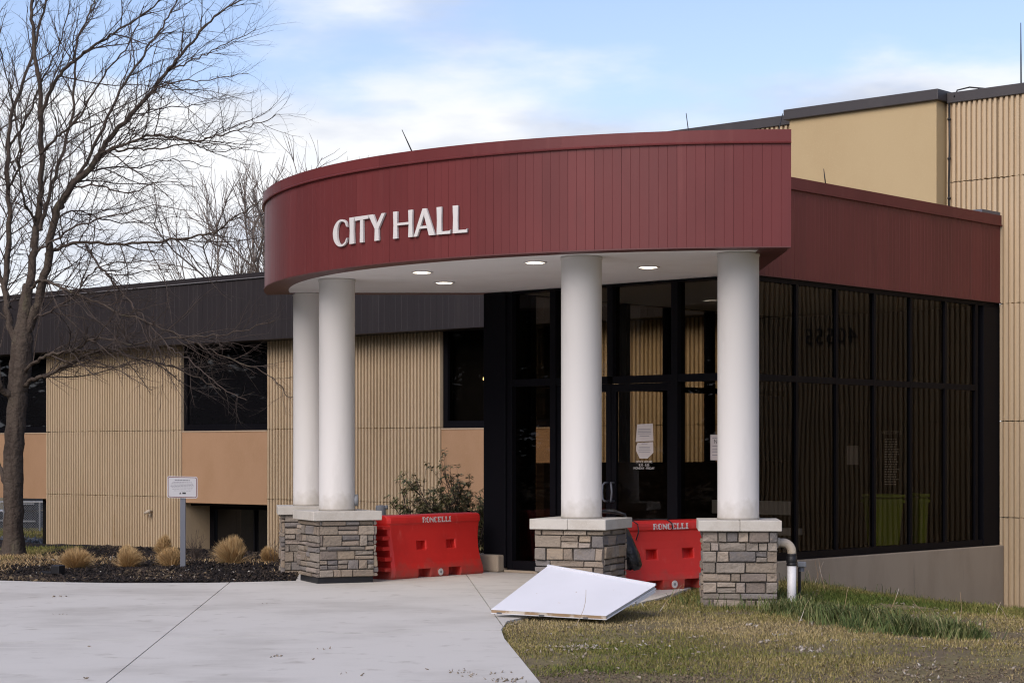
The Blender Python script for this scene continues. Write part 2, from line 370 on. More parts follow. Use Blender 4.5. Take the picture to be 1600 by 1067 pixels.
# ------------------------------------------------------------------ ground
def soft_grid(lo, hi, fine_lo, fine_hi, step, far):
    a = list(np.arange(fine_lo, fine_hi + 1e-6, step)); x = fine_lo; s = step
    left = []
    while x > lo: s *= 1.7; x -= s; left.append(max(x, lo))
    x = fine_hi; s = step; right = []
    while x < hi: s *= 1.7; x += s; right.append(min(x, hi))
    return np.array(left[::-1] + a + right)
gx = soft_grid(-900, 900, -18, 14, 0.35, 0); gy = soft_grid(-300, 1600, 11, 62, 0.35, 0)
gv = np.array([(x, y, ground_z(x, y) if (-60 < x < 60 and -20 < y < 120) else drop(uv((x, y))) - 0.03) for y in gy for x in gx])
nxg = len(gx)
gi, gj = np.meshgrid(np.arange(len(gy) - 1), np.arange(nxg - 1), indexing='ij')
b0 = (gi * nxg + gj).ravel()
tag(np_obj('ground', gv, np.stack([b0, b0 + 1, b0 + 1 + nxg, b0 + nxg], 1), None, M_SOIL, smooth=True), kind='structure')

# pavement: slabs split by sawn joints
def clip(poly, p, n, off):
    out = []
    for i in range(len(poly)):
        a, b = poly[i], poly[(i + 1) % len(poly)]
        da = (a[0] - p[0]) * n[0] + (a[1] - p[1]) * n[1] - off
        db = (b[0] - p[0]) * n[0] + (b[1] - p[1]) * n[1] - off
        if da >= 0: out.append(a)
        if (da >= 0) != (db >= 0):
            t = da / (da - db); out.append((a[0] + (b[0] - a[0]) * t, a[1] + (b[1] - a[1]) * t))
    return out
def split(polys, pa, pb, gap=0.012):
    d = Vector((pb[0] - pa[0], pb[1] - pa[1])); d.normalize(); n = (-d.y, d.x); res = []
    for q in polys:
        l = clip(q, pa, n, gap / 2); r_ = clip(q, pa, (-n[0], -n[1]), gap / 2)
        for s in (l, r_):
            if len(s) > 2:
                ar = abs(sum(s[i][0] * s[(i + 1) % len(s)][1] - s[(i + 1) % len(s)][0] * s[i][1] for i in range(len(s)))) / 2
                if ar > 0.02: res.append(s)
    return res
g2 = lambda px, py: tuple(G(px, py)[:2])
right_edge = [g2(900, 1170), g2(845, 1067), g2(815, 1030), g2(788, 997), g2(783, 983), g2(792, 970), g2(830, 961), g2(960, 950), g2(1030, 934), g2(1090, 914)]
inner = [(B(0.4, 0.25))[:2], (B(0, 0.05))[:2], (B(-4.2, 0.05))[:2], (B(-4.2, 0.6))[:2], (P(690, 705, 28.2))[:2], (P(590, 705, 28.0))[:2], (P(470, 705, 27.2))[:2]]
far_edge = [g2(462, 907), g2(330, 910), g2(190, 910.5), g2(90, 909), g2(0, 906.5), g2(-250, 900)]
pav = [tuple(p) for p in right_edge + inner + far_edge] + [(-14.0, 9.0), (0.9, 7.5)]
polys = [pav]
polys = split(polys, g2(165, 1067), g2(357, 911))
polys = split(polys, g2(0, 1003.5), g2(780, 983))
polys = split(polys, g2(727, 895), g2(771, 957))
pave = thing('pavement', (0, 20, 0), None, None); pave['kind'] = 'structure'
for q in polys:
    ar = sum(q[i][0] * q[(i + 1) % len(q)][1] - q[(i + 1) % len(q)][0] * q[i][1] for i in range(len(q)))
    if ar < 0: q = q[::-1]
    MB().prism(q, -0.14, 0.0).build('slab', M_PAVE, pave)
# dark earth under the joints is the ground sheet itself

# ------------------------------------------------------------------ ribbed wall panels
def ribbed(u0, u1, z0, z1, v, parent, name='ribbed_panel', pitch=0.09, depth=0.044):
    n = max(1, round((u1 - u0) / pitch)); p = (u1 - u0) / n
    prof = []
    for i in range(n):
        a = u0 + i * p
        prof += [(a, 0.0), (a + p * 0.46, 0.0), (a + p * 0.50, -depth), (a + p * 0.96, -depth)]
    prof.append((u1, 0.0))
    jz = rng.normal(0, 0.004, len(prof))
    vs = []; fs = []
    for k, (a, d) in enumerate(prof): vs += [B(a, v + d, z0 + jz[k]), B(a, v + d, z1 + jz[k])]
    for k in range(len(prof) - 1):
        i = 2 * k; fs.append((i, i + 2, i + 3, i + 1))
    # returns so the panel has depth
    nb = len(vs); vs += [B(u0, v + 0.09, z0), B(u0, v + 0.09, z1), B(u1, v + 0.09, z0), B(u1, v + 0.09, z1)]
    e = 2 * (len(prof) - 1)
    fs += [(nb, 0, 1, nb + 1), (e, nb + 2, nb + 3, e + 1), (nb + 2, nb, nb + 1, nb + 3)]
    top = [1 + 2 * k for k in range(len(prof))]; bot = [2 * k for k in range(len(prof))]
    fs.append(tuple(top + [nb + 3, nb + 1])); fs.append(tuple(reversed(bot + [nb + 2, nb])))
    return mesh_obj(name, vs, fs, M_RIB, parent)

VW = 6.72
JZ = [-1.3, 0.665, 2.10, 3.85, 5.74, 6.96]
def column_of_panels(u0, u1, parent, rows, v=VW):
    for a, b in rows: ribbed(u0, u1, a + 0.008, b - 0.008, v, parent)
ROWS_LOW = [(JZ[0], JZ[1]), (JZ[1], JZ[2]), (JZ[2], 4.6)]
ROWS_ALL = list(zip(JZ[:-1], JZ[1:]))

# ---- two storey office wing on the left
wing = thing('office_wing', B(-20, VW, -0.82), 'long two-storey office wing with ribbed tan panels under a dark brown roof band', 'building')
u_w3a, u_w3b = on_v(690, VW), on_v(872, VW)
u_w2a, u_w2b = on_v(285, VW), on_v(418, VW)
u_w1b = on_v(73, VW); u_w1a = u_w1b - (u_w2b - u_w2a)
u_left = u_w1a - 5.2
END = -5.0
END2 = -3.3
column_of_panels(u_left, u_w1a, wing, ROWS_LOW)
column_of_panels(u_w1b, u_w2a, wing, ROWS_LOW)
column_of_panels(u_w2b, u_w3a, wing, ROWS_LOW)
column_of_panels(u_w3b, END, wing, ROWS_LOW)
SILL, STB = 2.09, 0.545
def wing_window(ua, ub, parent, base, pm=None):
    wbox('stucco_panel', M_STUCCO, parent, (ua + 0.004, VW - 0.012, STB), (ub - 0.004, VW + 0.14, SILL - 0.03), bev=0.008)
    wbox('sill_trim', M_TRIMSAND, parent, (ua + 0.004, VW - 0.022, SILL - 0.028), (ub - 0.004, VW + 0.10, SILL - 0.004))
    f = MB()
    zt = 4.1
    f.box((ua + 0.004, VW + 0.04, SILL), (ua + 0.12, VW + 0.16, zt), B); f.box((ub - 0.07, VW + 0.04, SILL), (ub - 0.004, VW + 0.16, zt), B)
    f.box((ua + 0.12, VW + 0.04, SILL), (ub - 0.07, VW + 0.16, SILL + 0.11), B); f.box((ua + 0.12, VW + 0.04, zt - 0.1), (ub - 0.07, VW + 0.16, zt), B)
    w = f.build('window', M_BLACK, parent)
    wbox('pane', pm or M_DARKGLASS, w, (ua + 0.122, VW + 0.10, SILL + 0.112), (ub - 0.072, VW + 0.13, zt - 0.102))
    mb = MB().box((ua + 0.122, VW + 0.05, SILL + 0.112), (ub - 0.072, VW + 0.085, SILL + 0.135), B); mb.build('sash_rail', M_BLACK, w)
    if base:       # recessed glazed basement opening with a ribbed return on the left
        wbox('lintel', M_BLACK, parent, (ua + 0.1, VW + 0.15, STB - 0.06), (ub - 0.004, VW + 0.9, STB + 0.02))
        f = MB(); va = VW + 0.75
        f.box((ua + 0.004, va, -1.2), (ua + 0.154, va + 0.12, STB - 0.07), B)
        f.box((ua + 0.154, va, STB - 0.14), (ub - 0.058, va + 0.12, STB - 0.07), B)
        for k in (0.52, 0.985):
            uu = ua + 0.10 + (ub - ua - 0.16) * k; f.box((uu, va, -1.2), (uu + 0.05, va + 0.12, STB - 0.1405), B)
        bw = f.build('basement_window', M_BLACK, parent)
        u_m = ua + 0.1 + (ub - ua - 0.16) * 0.52
        wbox('pane', M_DARKGLASS, bw, (ua + 0.2, va + 0.05, -1.15), (u_m - 0.002, va + 0.08, STB - 0.08))
        wbox('pane', M_DARKGLASS, bw, (u_m + 0.052, va + 0.05, -1.15), (ub - 0.06, va + 0.08, STB - 0.08))
        # side cheeks
        wbox('cheek', M_RIB, parent, (ua - 0.10, VW + 0.092, -1.3), (ua - 0.002, VW + 0.95, STB - 0.002))
        wbox('cheek', M_RIB, parent, (ub + 0.002, VW + 0.092, -1.3), (ub + 0.10, VW + 0.95, STB - 0.002))
M_TRIMSAND = mat('sand_trim', (0.46, 0.35, 0.24), 0.8, 0.3)
wing_window(u_w1a, u_w1b, wing, False)
wing_window(u_w2a, u_w2b, wing, True)
wing_window(u_w3a, u_w3b, wing, True, M_GLASSDK)
ul_ = on_v(757, VW + 0.24); pl_ = B(ul_, VW + 0.24); pl_.z = EYE + (705 - 592) / F * pl_.y
lt_ = thing('pendant_lamp', pl_, 'small warm glowing lamp inside the window beside the entrance pilaster', 'lamp')
MB().lathe((pl_.x, pl_.y, 0), [(0.008, pl_.z - .035), (0.026, pl_.z - .022), (0.032, pl_.z), (0.024, pl_.z + .025), (0.008, pl_.z + .05)], 14).build('bulb', M_WARMBULB, lt_, True)
MB().tube([(pl_.x, pl_.y, pl_.z + .05), (pl_.x, pl_.y, 4.05)], 0.006, 6).build('cord', M_RUBBER, lt_)
# dark glass sidelight at the open passage under the left bay, passage ceiling
wbox('glass_sidelight', M_DARKGLASS, wing, (u_w1b - 0.30, VW + 0.10, -1.2), (u_w1b - 0.012, VW + 0.16, STB - 0.005))
wbox('passage_ceiling', M_STUCCO, wing, (u_w1a, VW + 0.145, STB + 0.01), (u_w1b, VW + 2.5, STB + 0.12))
# backing wall behind panels (mortar dark), roof
for a, b in ((u_left, u_w1a), (u_w1b, u_w2a), (u_w2b, u_w3a), (u_w3b, END)):
    wbox('backing_wall', M_MORTAR, wing, (a + 0.01, VW + 0.095, -1.3), (b - 0.01, VW + 0.303, 4.55))
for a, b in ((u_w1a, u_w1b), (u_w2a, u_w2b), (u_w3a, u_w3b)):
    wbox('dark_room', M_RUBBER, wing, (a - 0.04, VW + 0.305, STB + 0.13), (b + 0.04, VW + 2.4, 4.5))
FZ0, FZ1 = 3.93, 5.28
VF = 6.22
pw = 0.62
n = int((END2 - u_left) / pw)
pan = MB()
for k in range(n):
    a = u_left + k * pw; b = min(a + pw, END2)
    prof = [(a, 0.010), (a + 0.006, 0.0)]
    for q in (0.155, 0.31, 0.465): prof += [(a + q - 0.006, 0.0), (a + q, 0.005), (a + q + 0.006, 0.0)]
    prof += [(b - 0.006, 0.0), (b, 0.010)]
    vs = []; fs = []
    for (x, d) in prof: vs += [B(x, VF + d, FZ0), B(x, VF + d, FZ1 - 0.10)]
    for i in range(len(prof) - 1): fs.append((2 * i, 2 * i + 2, 2 * i + 3, 2 * i + 1))
    mesh_obj('fascia_panel', vs, fs, M_BROWNMETAL, wing)
M_PALEEDGE = mat('pale_metal_edge', (0.16, 0.155, 0.16), 0.45, 0.5)
wbox('roof_coping', M_BROWNMETAL, wing, (u_left, VF - 0.03, FZ1 - 0.092), (END2, VF + 0.5, FZ1))
wbox('drip_edge', M_PALEEDGE, wing, (u_left, VF - 0.035, FZ1 - 0.112), (END2, VF + 0.02, FZ1 - 0.094))
wbox('fascia_underside', M_BROWNMETAL, wing, (u_left, VF - 0.012, FZ0 - 0.02), (END2, VW + 0.30, FZ0 - 0.001))
wbox('roof', M_BROWNMETAL, wing, (u_left, VF + 0.51, FZ1 - 0.3), (END2, VW + 5, FZ1 - 0.05))
wbox('dark_wall', M_BLACK, wing, (END + 0.01, VW - 0.05, -1.3), (END2, VW + 0.3, FZ0 - 0.03))
# hose bib on the wall
hb = P(236, 799, 1); uh = on_v(236, VW - 0.04); zh = EYE + (705 - 800) / F * (B(uh, VW).y)
m_ = MB(); m_.tube([B(uh + .03, VW - .03, zh + .02), B(uh + .03, VW - .12, zh + .02)], 0.025, 8); m_.tube([B(uh + 0.06, VW - .12, zh + .03), B(uh - .1, VW - .14, zh - .02)], [0.045, 0.03], 8)
m_.tube([B(uh + .04, VW - .1, zh - .10), B(uh + .04, VW - .1, zh + .06)], 0.022, 6)
m_.build('hose_bib', M_PVCDIRT, wing, True)

# ---- tall main block on the right
hall = thing('main_hall', B(4, VW, -0.82), 'tall tan ribbed main block with dark parapet rising behind the entrance', 'building')
U_HL = on_v(930, VW); U_HR = 13.0
u_box0, u_box1 = on_v(1233, VW - 0.26), on_v(1463, VW - 0.26)
# lower right portion in full, upper portion above the entrance roof
edges = [0.0, 4.4, 8.8, U_HR]
for a, b in zip(edges[:-1], edges[1:]): column_of_panels(a + 0.006, b - 0.006, hall, ROWS_ALL)
for a, b in ((U_HL, u_box0 - 0.006), (u_box1 + 0.03, -0.006)):
    for r_ in ((4.6, JZ[4]), (JZ[4], JZ[5])): ribbed(a, b, r_[0] + 0.008, r_[1] - 0.008, VW, hall)
wbox('smooth_bay', M_SMOOTH, hall, (u_box0, VW - 0.26, 4.2), (u_box1, VW + 0.2, 7.0), bev=0.015)
wbox('backing_wall', M_MORTAR, hall, (U_HL, VW + 0.095, 4.55), (U_HR, VW + 0.6, 6.94))
wbox('backing_wall', M_MORTAR, hall, (0.0, VW + 0.097, -1.3), (U_HR, VW + 0.6, 4.5))
PT = 7.10
M_PARAPET = mat('parapet_metal', (0.050, 0.045, 0.045), 0.5, 0.5, noise=[(2, (0.062, 0.055, 0.053), 0.45, 0.75, (1, 1, 0.3))])
wbox('parapet_cap', M_PARAPET, hall, (U_HL, VW - 0.07, 6.94), (u_box0 - 0.075, VW + 0.6, PT), bev=0.01)
wbox('parapet_cap', M_PARAPET, hall, (u_box0 - 0.065, VW - 0.33, 6.97), (u_box1 + 0.065, VW + 0.6, PT + 0.035), bev=0.01)
wbox('parapet_cap', M_PARAPET, hall, (u_box1 + 0.07, VW - 0.07, 6.94), (U_HR, VW + 0.6, PT), bev=0.01)
m_ = MB(); uc = u_box1 + 0.10
m_.tube([B(uc, VW - .05, 6.94), B(uc + .01, VW - .055, 6.3), B(uc - .005, VW - .05, 5.7), B(uc, VW - .05, 4.6)], 0.016, 6)
for zz in (6.7, 6.1, 5.5): m_.tube([B(uc, VW - .05, zz - .015), B(uc, VW - .05, zz + .015)], 0.028, 6)
m_.build('conduit', M_RUBBER, hall, True)
m_ = MB().tube([B(uc + .1, VW - .075, 7.02), B(uc + .12, VW - .02, 7.13), B(uc + .3, VW + .03, 7.16), B(uc + .6, VW + .1, 7.105)], 0.012, 6)
m_.build('roof_cable', M_RUBBER, hall, True)

# ------------------------------------------------------------------ curved entrance canopy
CC = Vector((2.974, 27.36, 0)); RC = 6.363
CZ0, CZ1, CZC = 3.835, 5.08, 4.945
def arc(phi, r, z=0): return CC + Vector((r * math.cos(phi), r * math.sin(phi), z))
def px_phi(px, r=RC):
    d = ray(px); d.z = 0
    a = d.dot(d); b = -2 * d.dot(CC); c = CC.dot(CC) - r * r
    t = (-b - math.sqrt(max(0, b * b - 4 * a * c))) / (2 * a)
    p = d * t - CC; return math.atan2(p.y, p.x)
can = thing('entrance_canopy', (CC.x - 3, CC.y - 3, CZ0), 'curved dark red metal canopy over the entrance carrying the white letters', 'canopy')
PH0, PH1 = R(-90), R(-180)
npan = 33
for k in range(npan):
    pa = PH0 + (PH1 - PH0) * k / npan; pb = PH0 + (PH1 - PH0) * (k + 1) / npan
    w = RC * abs(pb - pa)
    prof = [(0, 0.006), (0.002, 0.0)]
    for q in (1 / 3, 2 / 3): prof += [(w * q - 0.002, 0), (w * q, 0.0026), (w * q + 0.002, 0)]
    prof += [(w - 0.002, 0), (w, 0.006)]
    tl = random.uniform(-0.0025, 0.0025)
    vs = []; fs = []
    for s, d in prof:
        ph = pa - s / RC
        vs += [arc(ph, RC - d + tl, CZ0), arc(ph, RC - d - tl, CZC)]
    for i in range(len(prof) - 1): fs.append((2 * i + 2, 2 * i, 2 * i + 1, 2 * i + 3))
    mesh_obj('fascia_panel', vs, fs, M_RED, can)
def arc_strip(prof, n, p0, p1):
    """closed (r,z) section swept along the arc"""
    vs = []; fs = []; m = len(prof)
    for k in range(n + 1):
        ph = p0 + (p1 - p0) * k / n
        vs += [arc(ph, r_, z) for r_, z in prof]
    for k in range(n):
        for i in range(m):
            j = (i + 1) % m
            fs.append((k * m + i, k * m + j, (k + 1) * m + j, (k + 1) * m + i))
    fs.append(tuple(range(m))); fs.append(tuple(reversed(range(n * m, n * m + m))))
    return vs, fs
for k in range(4):
    a = PH0 + (PH1 - PH0) * k / 4 + R(0.03); b = PH0 + (PH1 - PH0) * (k + 1) / 4 - R(0.03)
    j = 0.002 * k
    vs, fs = arc_strip([(RC - 0.25, CZ1 - 0.03), (RC + 0.018 + j, CZ1), (RC + 0.018 + j, CZC + 0.012), (RC + 0.032 + j, CZC), (RC + 0.028 + j, CZC - 0.012), (RC + 0.004, CZC - 0.010), (RC - 0.25, CZC - 0.01)], 16, a, b)
    o = mesh_obj('coping', vs, fs, M_RED, can)
vs, fs = arc_strip([(RC - 0.32, CZ0 + 0.004), (RC - 0.32, CZ0 - 0.006), (RC + 0.012, CZ0 - 0.014), (RC + 0.012, CZ0 + 0.0), (RC - 0.02, CZ0 + 0.006)], 48, PH0, PH1)
mesh_obj('rim', vs, fs, M_REDDK, can)
EX = CC.x
ID = lambda x, y, z: Vector((x, y, z))
wbox('end_panel', M_RED, can, (EX - 0.03, CC.y - RC, CZ0), (EX + 0.004, CC.y - 0.1, CZC - 0.012), ID)
wbox('end_panel', M_RED, can, (CC.x - RC + 0.01, CC.y - 0.03, CZ0), (EX - 0.04, CC.y + 0.004, CZC), ID)
wbox('coping', M_RED, can, (EX - 0.2, CC.y - RC + 0.26, CZC - 0.01), (EX + 0.025, CC.y - 0.1, CZ1), ID)
wbox('rim', M_REDDK, can, (EX - 0.30, CC.y - RC + 0.325, CZ0 - 0.010), (EX + 0.012, CC.y - 0.1, CZ0 - 0.0005), ID)
wbox('rim', M_REDDK, can, (CC.x - RC + 0.33, CC.y - 0.20, CZ0 - 0.010), (EX - 0.31, CC.y + 0.008, CZ0 - 0.0005), ID)
sof = [(EX - 0.301, CC.y - 0.201)] + [tuple(arc(PH1 + (PH0 - PH1) * k / 40, RC - 0.321)[:2]) for k in range(41)]
sof = [(min(x, EX - 0.301), min(y, CC.y - 0.201)) for x, y in sof]
MB().prism(sof, CZ0 + 0.0, CZ0 + 0.05).build('soffit', M_SOFFIT, can)
roof = [(EX - 0.05, CC.y - 0.05)] + [tuple(arc(PH1 + (PH0 - PH1) * k / 40, RC - 0.06)[:2]) for k in range(41)]
roof = [(min(x, EX - 0.05), min(y, CC.y - 0.05)) for x, y in roof]
MB().prism(roof, CZC - 0.1, CZC - 0.03).build('roof_deck', M_PALEEDGE, can)

# downlights in the soffit
for px, py, lab in ((659, 425, 'round lit downlight in the soffit, front one of the pair by the left columns'),
                    (694, 441, 'round lit downlight in the soffit, rear one of the pair by the left columns'),
                    (836, 409.5, 'round lit downlight in the soffit just left of the third column'),
                    (1013, 417, 'round lit downlight in the soffit between the two right columns')):
    p = G(px, py, CZ0)
    t = thing('ceiling_light', (p.x, p.y, CZ0), lab, 'ceiling light', 'downlights under the canopy')
    rr = 0.118
    MB().lathe((p.x, p.y, 0), [(rr + 0.02, CZ0 - 0.001), (rr + 0.02, CZ0 - 0.010), (rr, CZ0 - 0.014), (rr - 0.012, CZ0 - 0.001)], 28).build('trim_ring', M_WHITE, t, True)
    MB().lathe((p.x, p.y, 0), [(0.05, CZ0 - 0.0025), (rr - 0.014, CZ0 - 0.0025), (rr - 0.016, CZ0 - 0.010), (0.05, CZ0 - 0.016)], 28).build('lens', M_LAMP, t, True)

# CITY HALL letters on the curved face
def glyph(ch):
    """list of convex/simple outlines in a unit box, width included, x right, y up"""
    def poly_c():
        o = []; i_ = []
        for k in range(25):
            t = R(48 + (312 - 48) * k / 24)
            o.append((0.56 + 0.56 * math.cos(t), 0.5 + 0.52 * math.sin(t)))
            th = 0.085 + 0.135 * max(0, -math.cos(t)) ** 1.0
            i_.append((0.60 + (0.50 - th * 0.9) * math.cos(t), 0.5 + (0.52 - 0.075 - 0.02 * abs(math.cos(t))) * math.sin(t)))
        res = []
        for k in range(24): res.append([o[k], o[k + 1], i_[k + 1], i_[k]])
        res.append([(0.93, 0.885), (0.98, 0.70), (0.92, 0.72), (0.86, 0.82)])
        res.append([(0.93, 0.115), (0.86, 0.18), (0.92, 0.26), (0.985, 0.285)])
        return res
    if ch == 'C': return poly_c()
    if ch == 'I': return [[(0.10, 0), (0.90, 0), (0.82, 0.5), (0.90, 1), (0.10, 1), (0.18, 0.5)]]
    if ch == 'T': return [[(0.38, 0), (0.62, 0), (0.595, 0.868), (0.405, 0.868)], [(0.02, 0.85), (0.98, 0.87), (1.0, 1.0), (0.0, 1.0)]]
    if ch == 'Y': return [[(0.37, 0), (0.63, 0), (0.61, 0.44), (0.39, 0.44)], [(0.39, 0.442), (0.5, 0.442), (0.5, 0.62), (0.30, 1), (0.0, 1)], [(0.5, 0.442), (0.61, 0.442), (1.0, 1), (0.80, 1), (0.502, 0.62)]]
    if ch == 'H': return [[(0, 0), (0.225, 0), (0.20, 0.5), (0.225, 1), (0, 1), (0.022, 0.5)], [(0.775, 0), (1, 0), (0.978, 0.5), (1, 1), (0.775, 1), (0.80, 0.5)], [(0.203, 0.475), (0.797, 0.475), (0.797, 0.565), (0.203, 0.565)]]
    if ch == 'A': return [[(0, 0), (0.16, 0), (0.5, 0.80), (0.5, 1.0), (0.42, 1.0)], [(0.72, 0), (1.0, 0), (0.60, 1.0), (0.502, 1.0), (0.502, 0.72)], [(0.27, 0.27), (0.63, 0.27), (0.595, 0.365), (0.31, 0.365)]]
    if ch == 'L': return [[(0.0, 0), (0.38, 0), (0.36, 0.105), (0.345, 0.5), (0.37, 1), (0.0, 1), (0.03, 0.5)], [(0.38, 0), (0.98, 0.0), (1.0, 0.15), (0.93, 0.105), (0.362, 0.105)]]
sign = thing('wall_sign', arc(px_phi(628), RC, 4.09), 'raised white capital letters CITY HALL on the curved red canopy', 'sign')
LZ0, LZ1 = 4.095, 4.405
for ch, a, b in (('C', 524, 546.5), ('I', 548.5, 557.5), ('T', 557.5, 579.5), ('Y', 579, 605), ('H', 617.5, 648), ('A', 649.5, 682.5), ('L', 685, 706.5), ('L', 710, 732.5)):
    pa, pb = px_phi(a), px_phi(b); pm = (pa + pb) / 2; w = RC * abs(pb - pa)
    c = arc(pm, RC); nrm = Vector((math.cos(pm), math.sin(pm), 0)); tan = Vector((-math.sin(pm), math.cos(pm), 0))
    if tan.x < 0: tan = -tan
    ov = 0.03 if ch == 'C' else 0.0
    fr = lambda x, y, d: c + tan * ((x - 0.5) * w) + UP * (LZ0 - ov * 0.3 + y * (LZ1 - LZ0)) + nrm * (0.008 + d)
    mb = MB()
    for g in glyph(ch): 
        ar = sum(g[i][0] * g[(i + 1) % len(g)][1] - g[(i + 1) % len(g)][0] * g[i][1] for i in range(len(g)))
        if ar < 0: g = g[::-1]
        mb.extrude(g, fr, 0.0, 0.026)
    mb.build('letter', M_LETTER, sign)

# lightning rods
def rod(p, q, label, r_=0.009):
    t = thing('lightning_rod', p, label, 'lightning rod', 'lightning rods on the roofs')
    MB().tube([p, p + (q - p) * 0.5, q], [r_, r_ * 0.9, r_ * 0.5], 6).build('rod', M_RUBBER, t, True)
    MB().box((p.x - 0.03, p.y - 0.03, p.z - 0.02), (p.x + 0.03, p.y + 0.03, p.z + 0.012)).build('base', M_GALV, t)
q = arc(px_phi(634), RC - 0.12, CZ1 - 0.01); rod(q, P(628, 203, q.y), 'thin dark rod standing on the canopy coping above the word HALL')
q = arc(px_phi(425), RC - 0.12, CZ1 - 0.01); rod(q, P(421.5, 271, q.y), 'short thin rod at the far left end of the curved coping', 0.007)
yb = CC.y - 4.2
q = Vector((P(1083, 205, 23.2).x, 23.2, CZ1 - 0.08)); rod(q, P(1072, 177, 23.2), 'thin leaning rod on the canopy left of the tall parapet end')
q = Vector((P(1207, 205, 22.6).x, 22.6, CZ1 - 0.05)); rod(q, P(1223, 178, 22.6), 'thin leaning rod at the right end of the canopy roof')

# ------------------------------------------------------------------ glazed entrance
ves = thing('glazed_entrance', B(-1.8, 0.5, 0.0), 'black framed glass entrance lobby with double doors and red roof band', 'building')
UL = on_v(797, 0); UPL = on_v(763, 0.0)
ZT, ZH = 3.80, 2.58
def member(a, b, name='mullion', parent=ves): return wbox(name, M_BLACK, parent, a, b)
def pane(a, b, parent=ves, m_=None): return wbox('pane', m_ or M_GLASS, parent, a, b)
# left pilaster and its block
wbox('pilaster', M_BLACK, ves, (UPL, -0.10, 0.06), (UL, 0.36, CZ0 - 0.012), bev=0.008)
wbox('footing_block', M_BASE, ves, (UPL - 0.16, -0.22, 0.004), (UL - 0.03, 0.40, 0.235), bev=0.02)
# front wall members
um = [UL + 0.05, on_v(868, 0), on_v(957, 0), on_v(1058, 0), -0.03]
member((UL + 0.002, -0.06, 0.035), (UL + 0.09, 0.10, ZT)); 
for k in (1, 3): member((um[k] - 0.05, -0.06, 0.035), (um[k] + 0.05, 0.10, ZT))
member((um[2] - 0.045, -0.055, ZH + 0.05), (um[2] + 0.045, 0.095, ZT))
member((-0.10, -0.06, 0.035), (0.06, 0.10, ZT), 'corner_post')
member((UL + 0.09, -0.07, ZT + 0.002), (0.06, 0.12, CZ0 - 0.012), 'head_rail')
segs = [(UL + 0.09, um[1] - 0.05), (um[1] + 0.05, um[2] - 0.045), (um[2] + 0.045, um[3] - 0.05), (um[3] + 0.05, -0.10)]
for a, b in segs:
    member((a, -0.055, ZH - 0.045), (b, 0.095, ZH + 0.05), 'transom')
    pane((a + 0.002, 0.018, ZH + 0.052), (b - 0.002, 0.026, ZT - 0.002))
for a, b in (segs[0], segs[3]):
    member((a, -0.055, 0.035), (b, 0.095, 0.16), 'bottom_rail')
    pane((a + 0.002, 0.018, 0.162), (b - 0.002, 0.026, ZH - 0.047))
wbox('threshold', M_BASE, ves, (UL, -0.12, 0.004), (0.07, 0.14, 0.033))
# double doors
def door(a, b, hinge_right):
    d = MB(); st = 0.085
    z0, z1 = 0.05, ZH - 0.052
    d.box((a + .006, -0.03, z0), (a + st, 0.02, z1), B); d.box((b - st, -0.03, z0), (b - .006, 0.02, z1), B)
    d.box((a + st, -0.03, z1 - 0.10), (b - st, 0.02, z1), B); d.box((a + st, -0.03, z0), (b - st, 0.02, z0 + 0.22), B)
    o = d.build('door', M_BLACK, ves)
    pane((a + st + .002, -0.008, z0 + 0.222), (b - st - .002, 0.0, z1 - 0.102), o)
    ux = a + st * 0.6 if hinge_right else b - st * 0.6
    s = 1 if hinge_right else -1
    h = MB().tube([B(ux, -0.03, 1.00), B(ux, -0.10, 1.00), B(ux + .02 * s, -0.115, 1.03), B(ux + 0.03 * s, -0.115, 1.12), B(ux + .02 * s, -0.115, 1.21), B(ux, -0.10, 1.24), B(ux, -0.03, 1.24)], 0.014, 8)
    h.build('handle', M_GALV, o, True)
    return o
dl = door(um[1] + 0.05, um[2], False)
dr = door(um[2], um[3] - 0.05, True)
# right curtain wall
vm = [on_u(x, 0) for x in (1244.5, 1307, 1366, 1423, 1477, 1525)]
SZ = 0.25
vend = on_u(1534, 0)
prev = 0.10
for k, vv in enumerate(vm):
    w = 0.027 if k < 5 else 0.04
    member((-0.07, vv - w, SZ + 0.10), (0.012, vv + w, ZT))
    a, b = prev, vv - w
    member((-0.065, a, ZH - 0.035), (0.010, b, ZH + 0.045), 'transom')
    pane((-0.026, a + .002, ZH + 0.047), (-0.018, b - .002, ZT - .002), m_=M_GLASSDK)
    pane((-0.026, a + .002, SZ + 0.102), (-0.018, b - .002, ZH - 0.037), m_=M_GLASSDK)
    prev = vv + w
member((-0.10, 0.12, ZT + 0.002), (0.018, VW - 0.003, CZ0 + 0.03), 'head_rail')
member((-0.10, 0.10, SZ + 0.004), (0.020, vend, SZ + 0.098), 'bottom_rail')
wbox('pilaster', M_BLACK, ves, (-0.25, vend, SZ + 0.004), (0.03, VW - 0.003, ZT), bev=0.006)
wbox('foundation', M_BASE, ves, (-0.25, -0.05, -1.3), (0.10, VW - 0.003, SZ), bev=0.012)
# left side glazing
LU = UL - 0.02
for k in range(7):
    vv = 0.42 + k * 1.05
    if vv < VW - 0.3: member((LU - 0.06, vv - 0.05, 0.1), (LU + 0.08, vv + 0.05, ZT))
    a, b = vv + 0.05, min(vv + 1.0, VW - 0.08)
    if b - a > 0.1:
        member((LU - 0.055, a, ZH - 0.04), (LU + 0.075, b, ZH + 0.045), 'transom')
        pane((LU, a + .002, ZH + .047), (LU + .008, b - .002, ZT - .002)); pane((LU, a + .002, 0.202), (LU + .008, b - .002, ZH - .042))
member((LU - 0.06, 0.37, 0.04), (LU + 0.08, VW - 0.07, 0.2), 'bottom_rail')
member((LU - 0.06, 0.37, ZT + .002), (LU + 0.08, VW - 0.07, CZ0), 'head_rail')
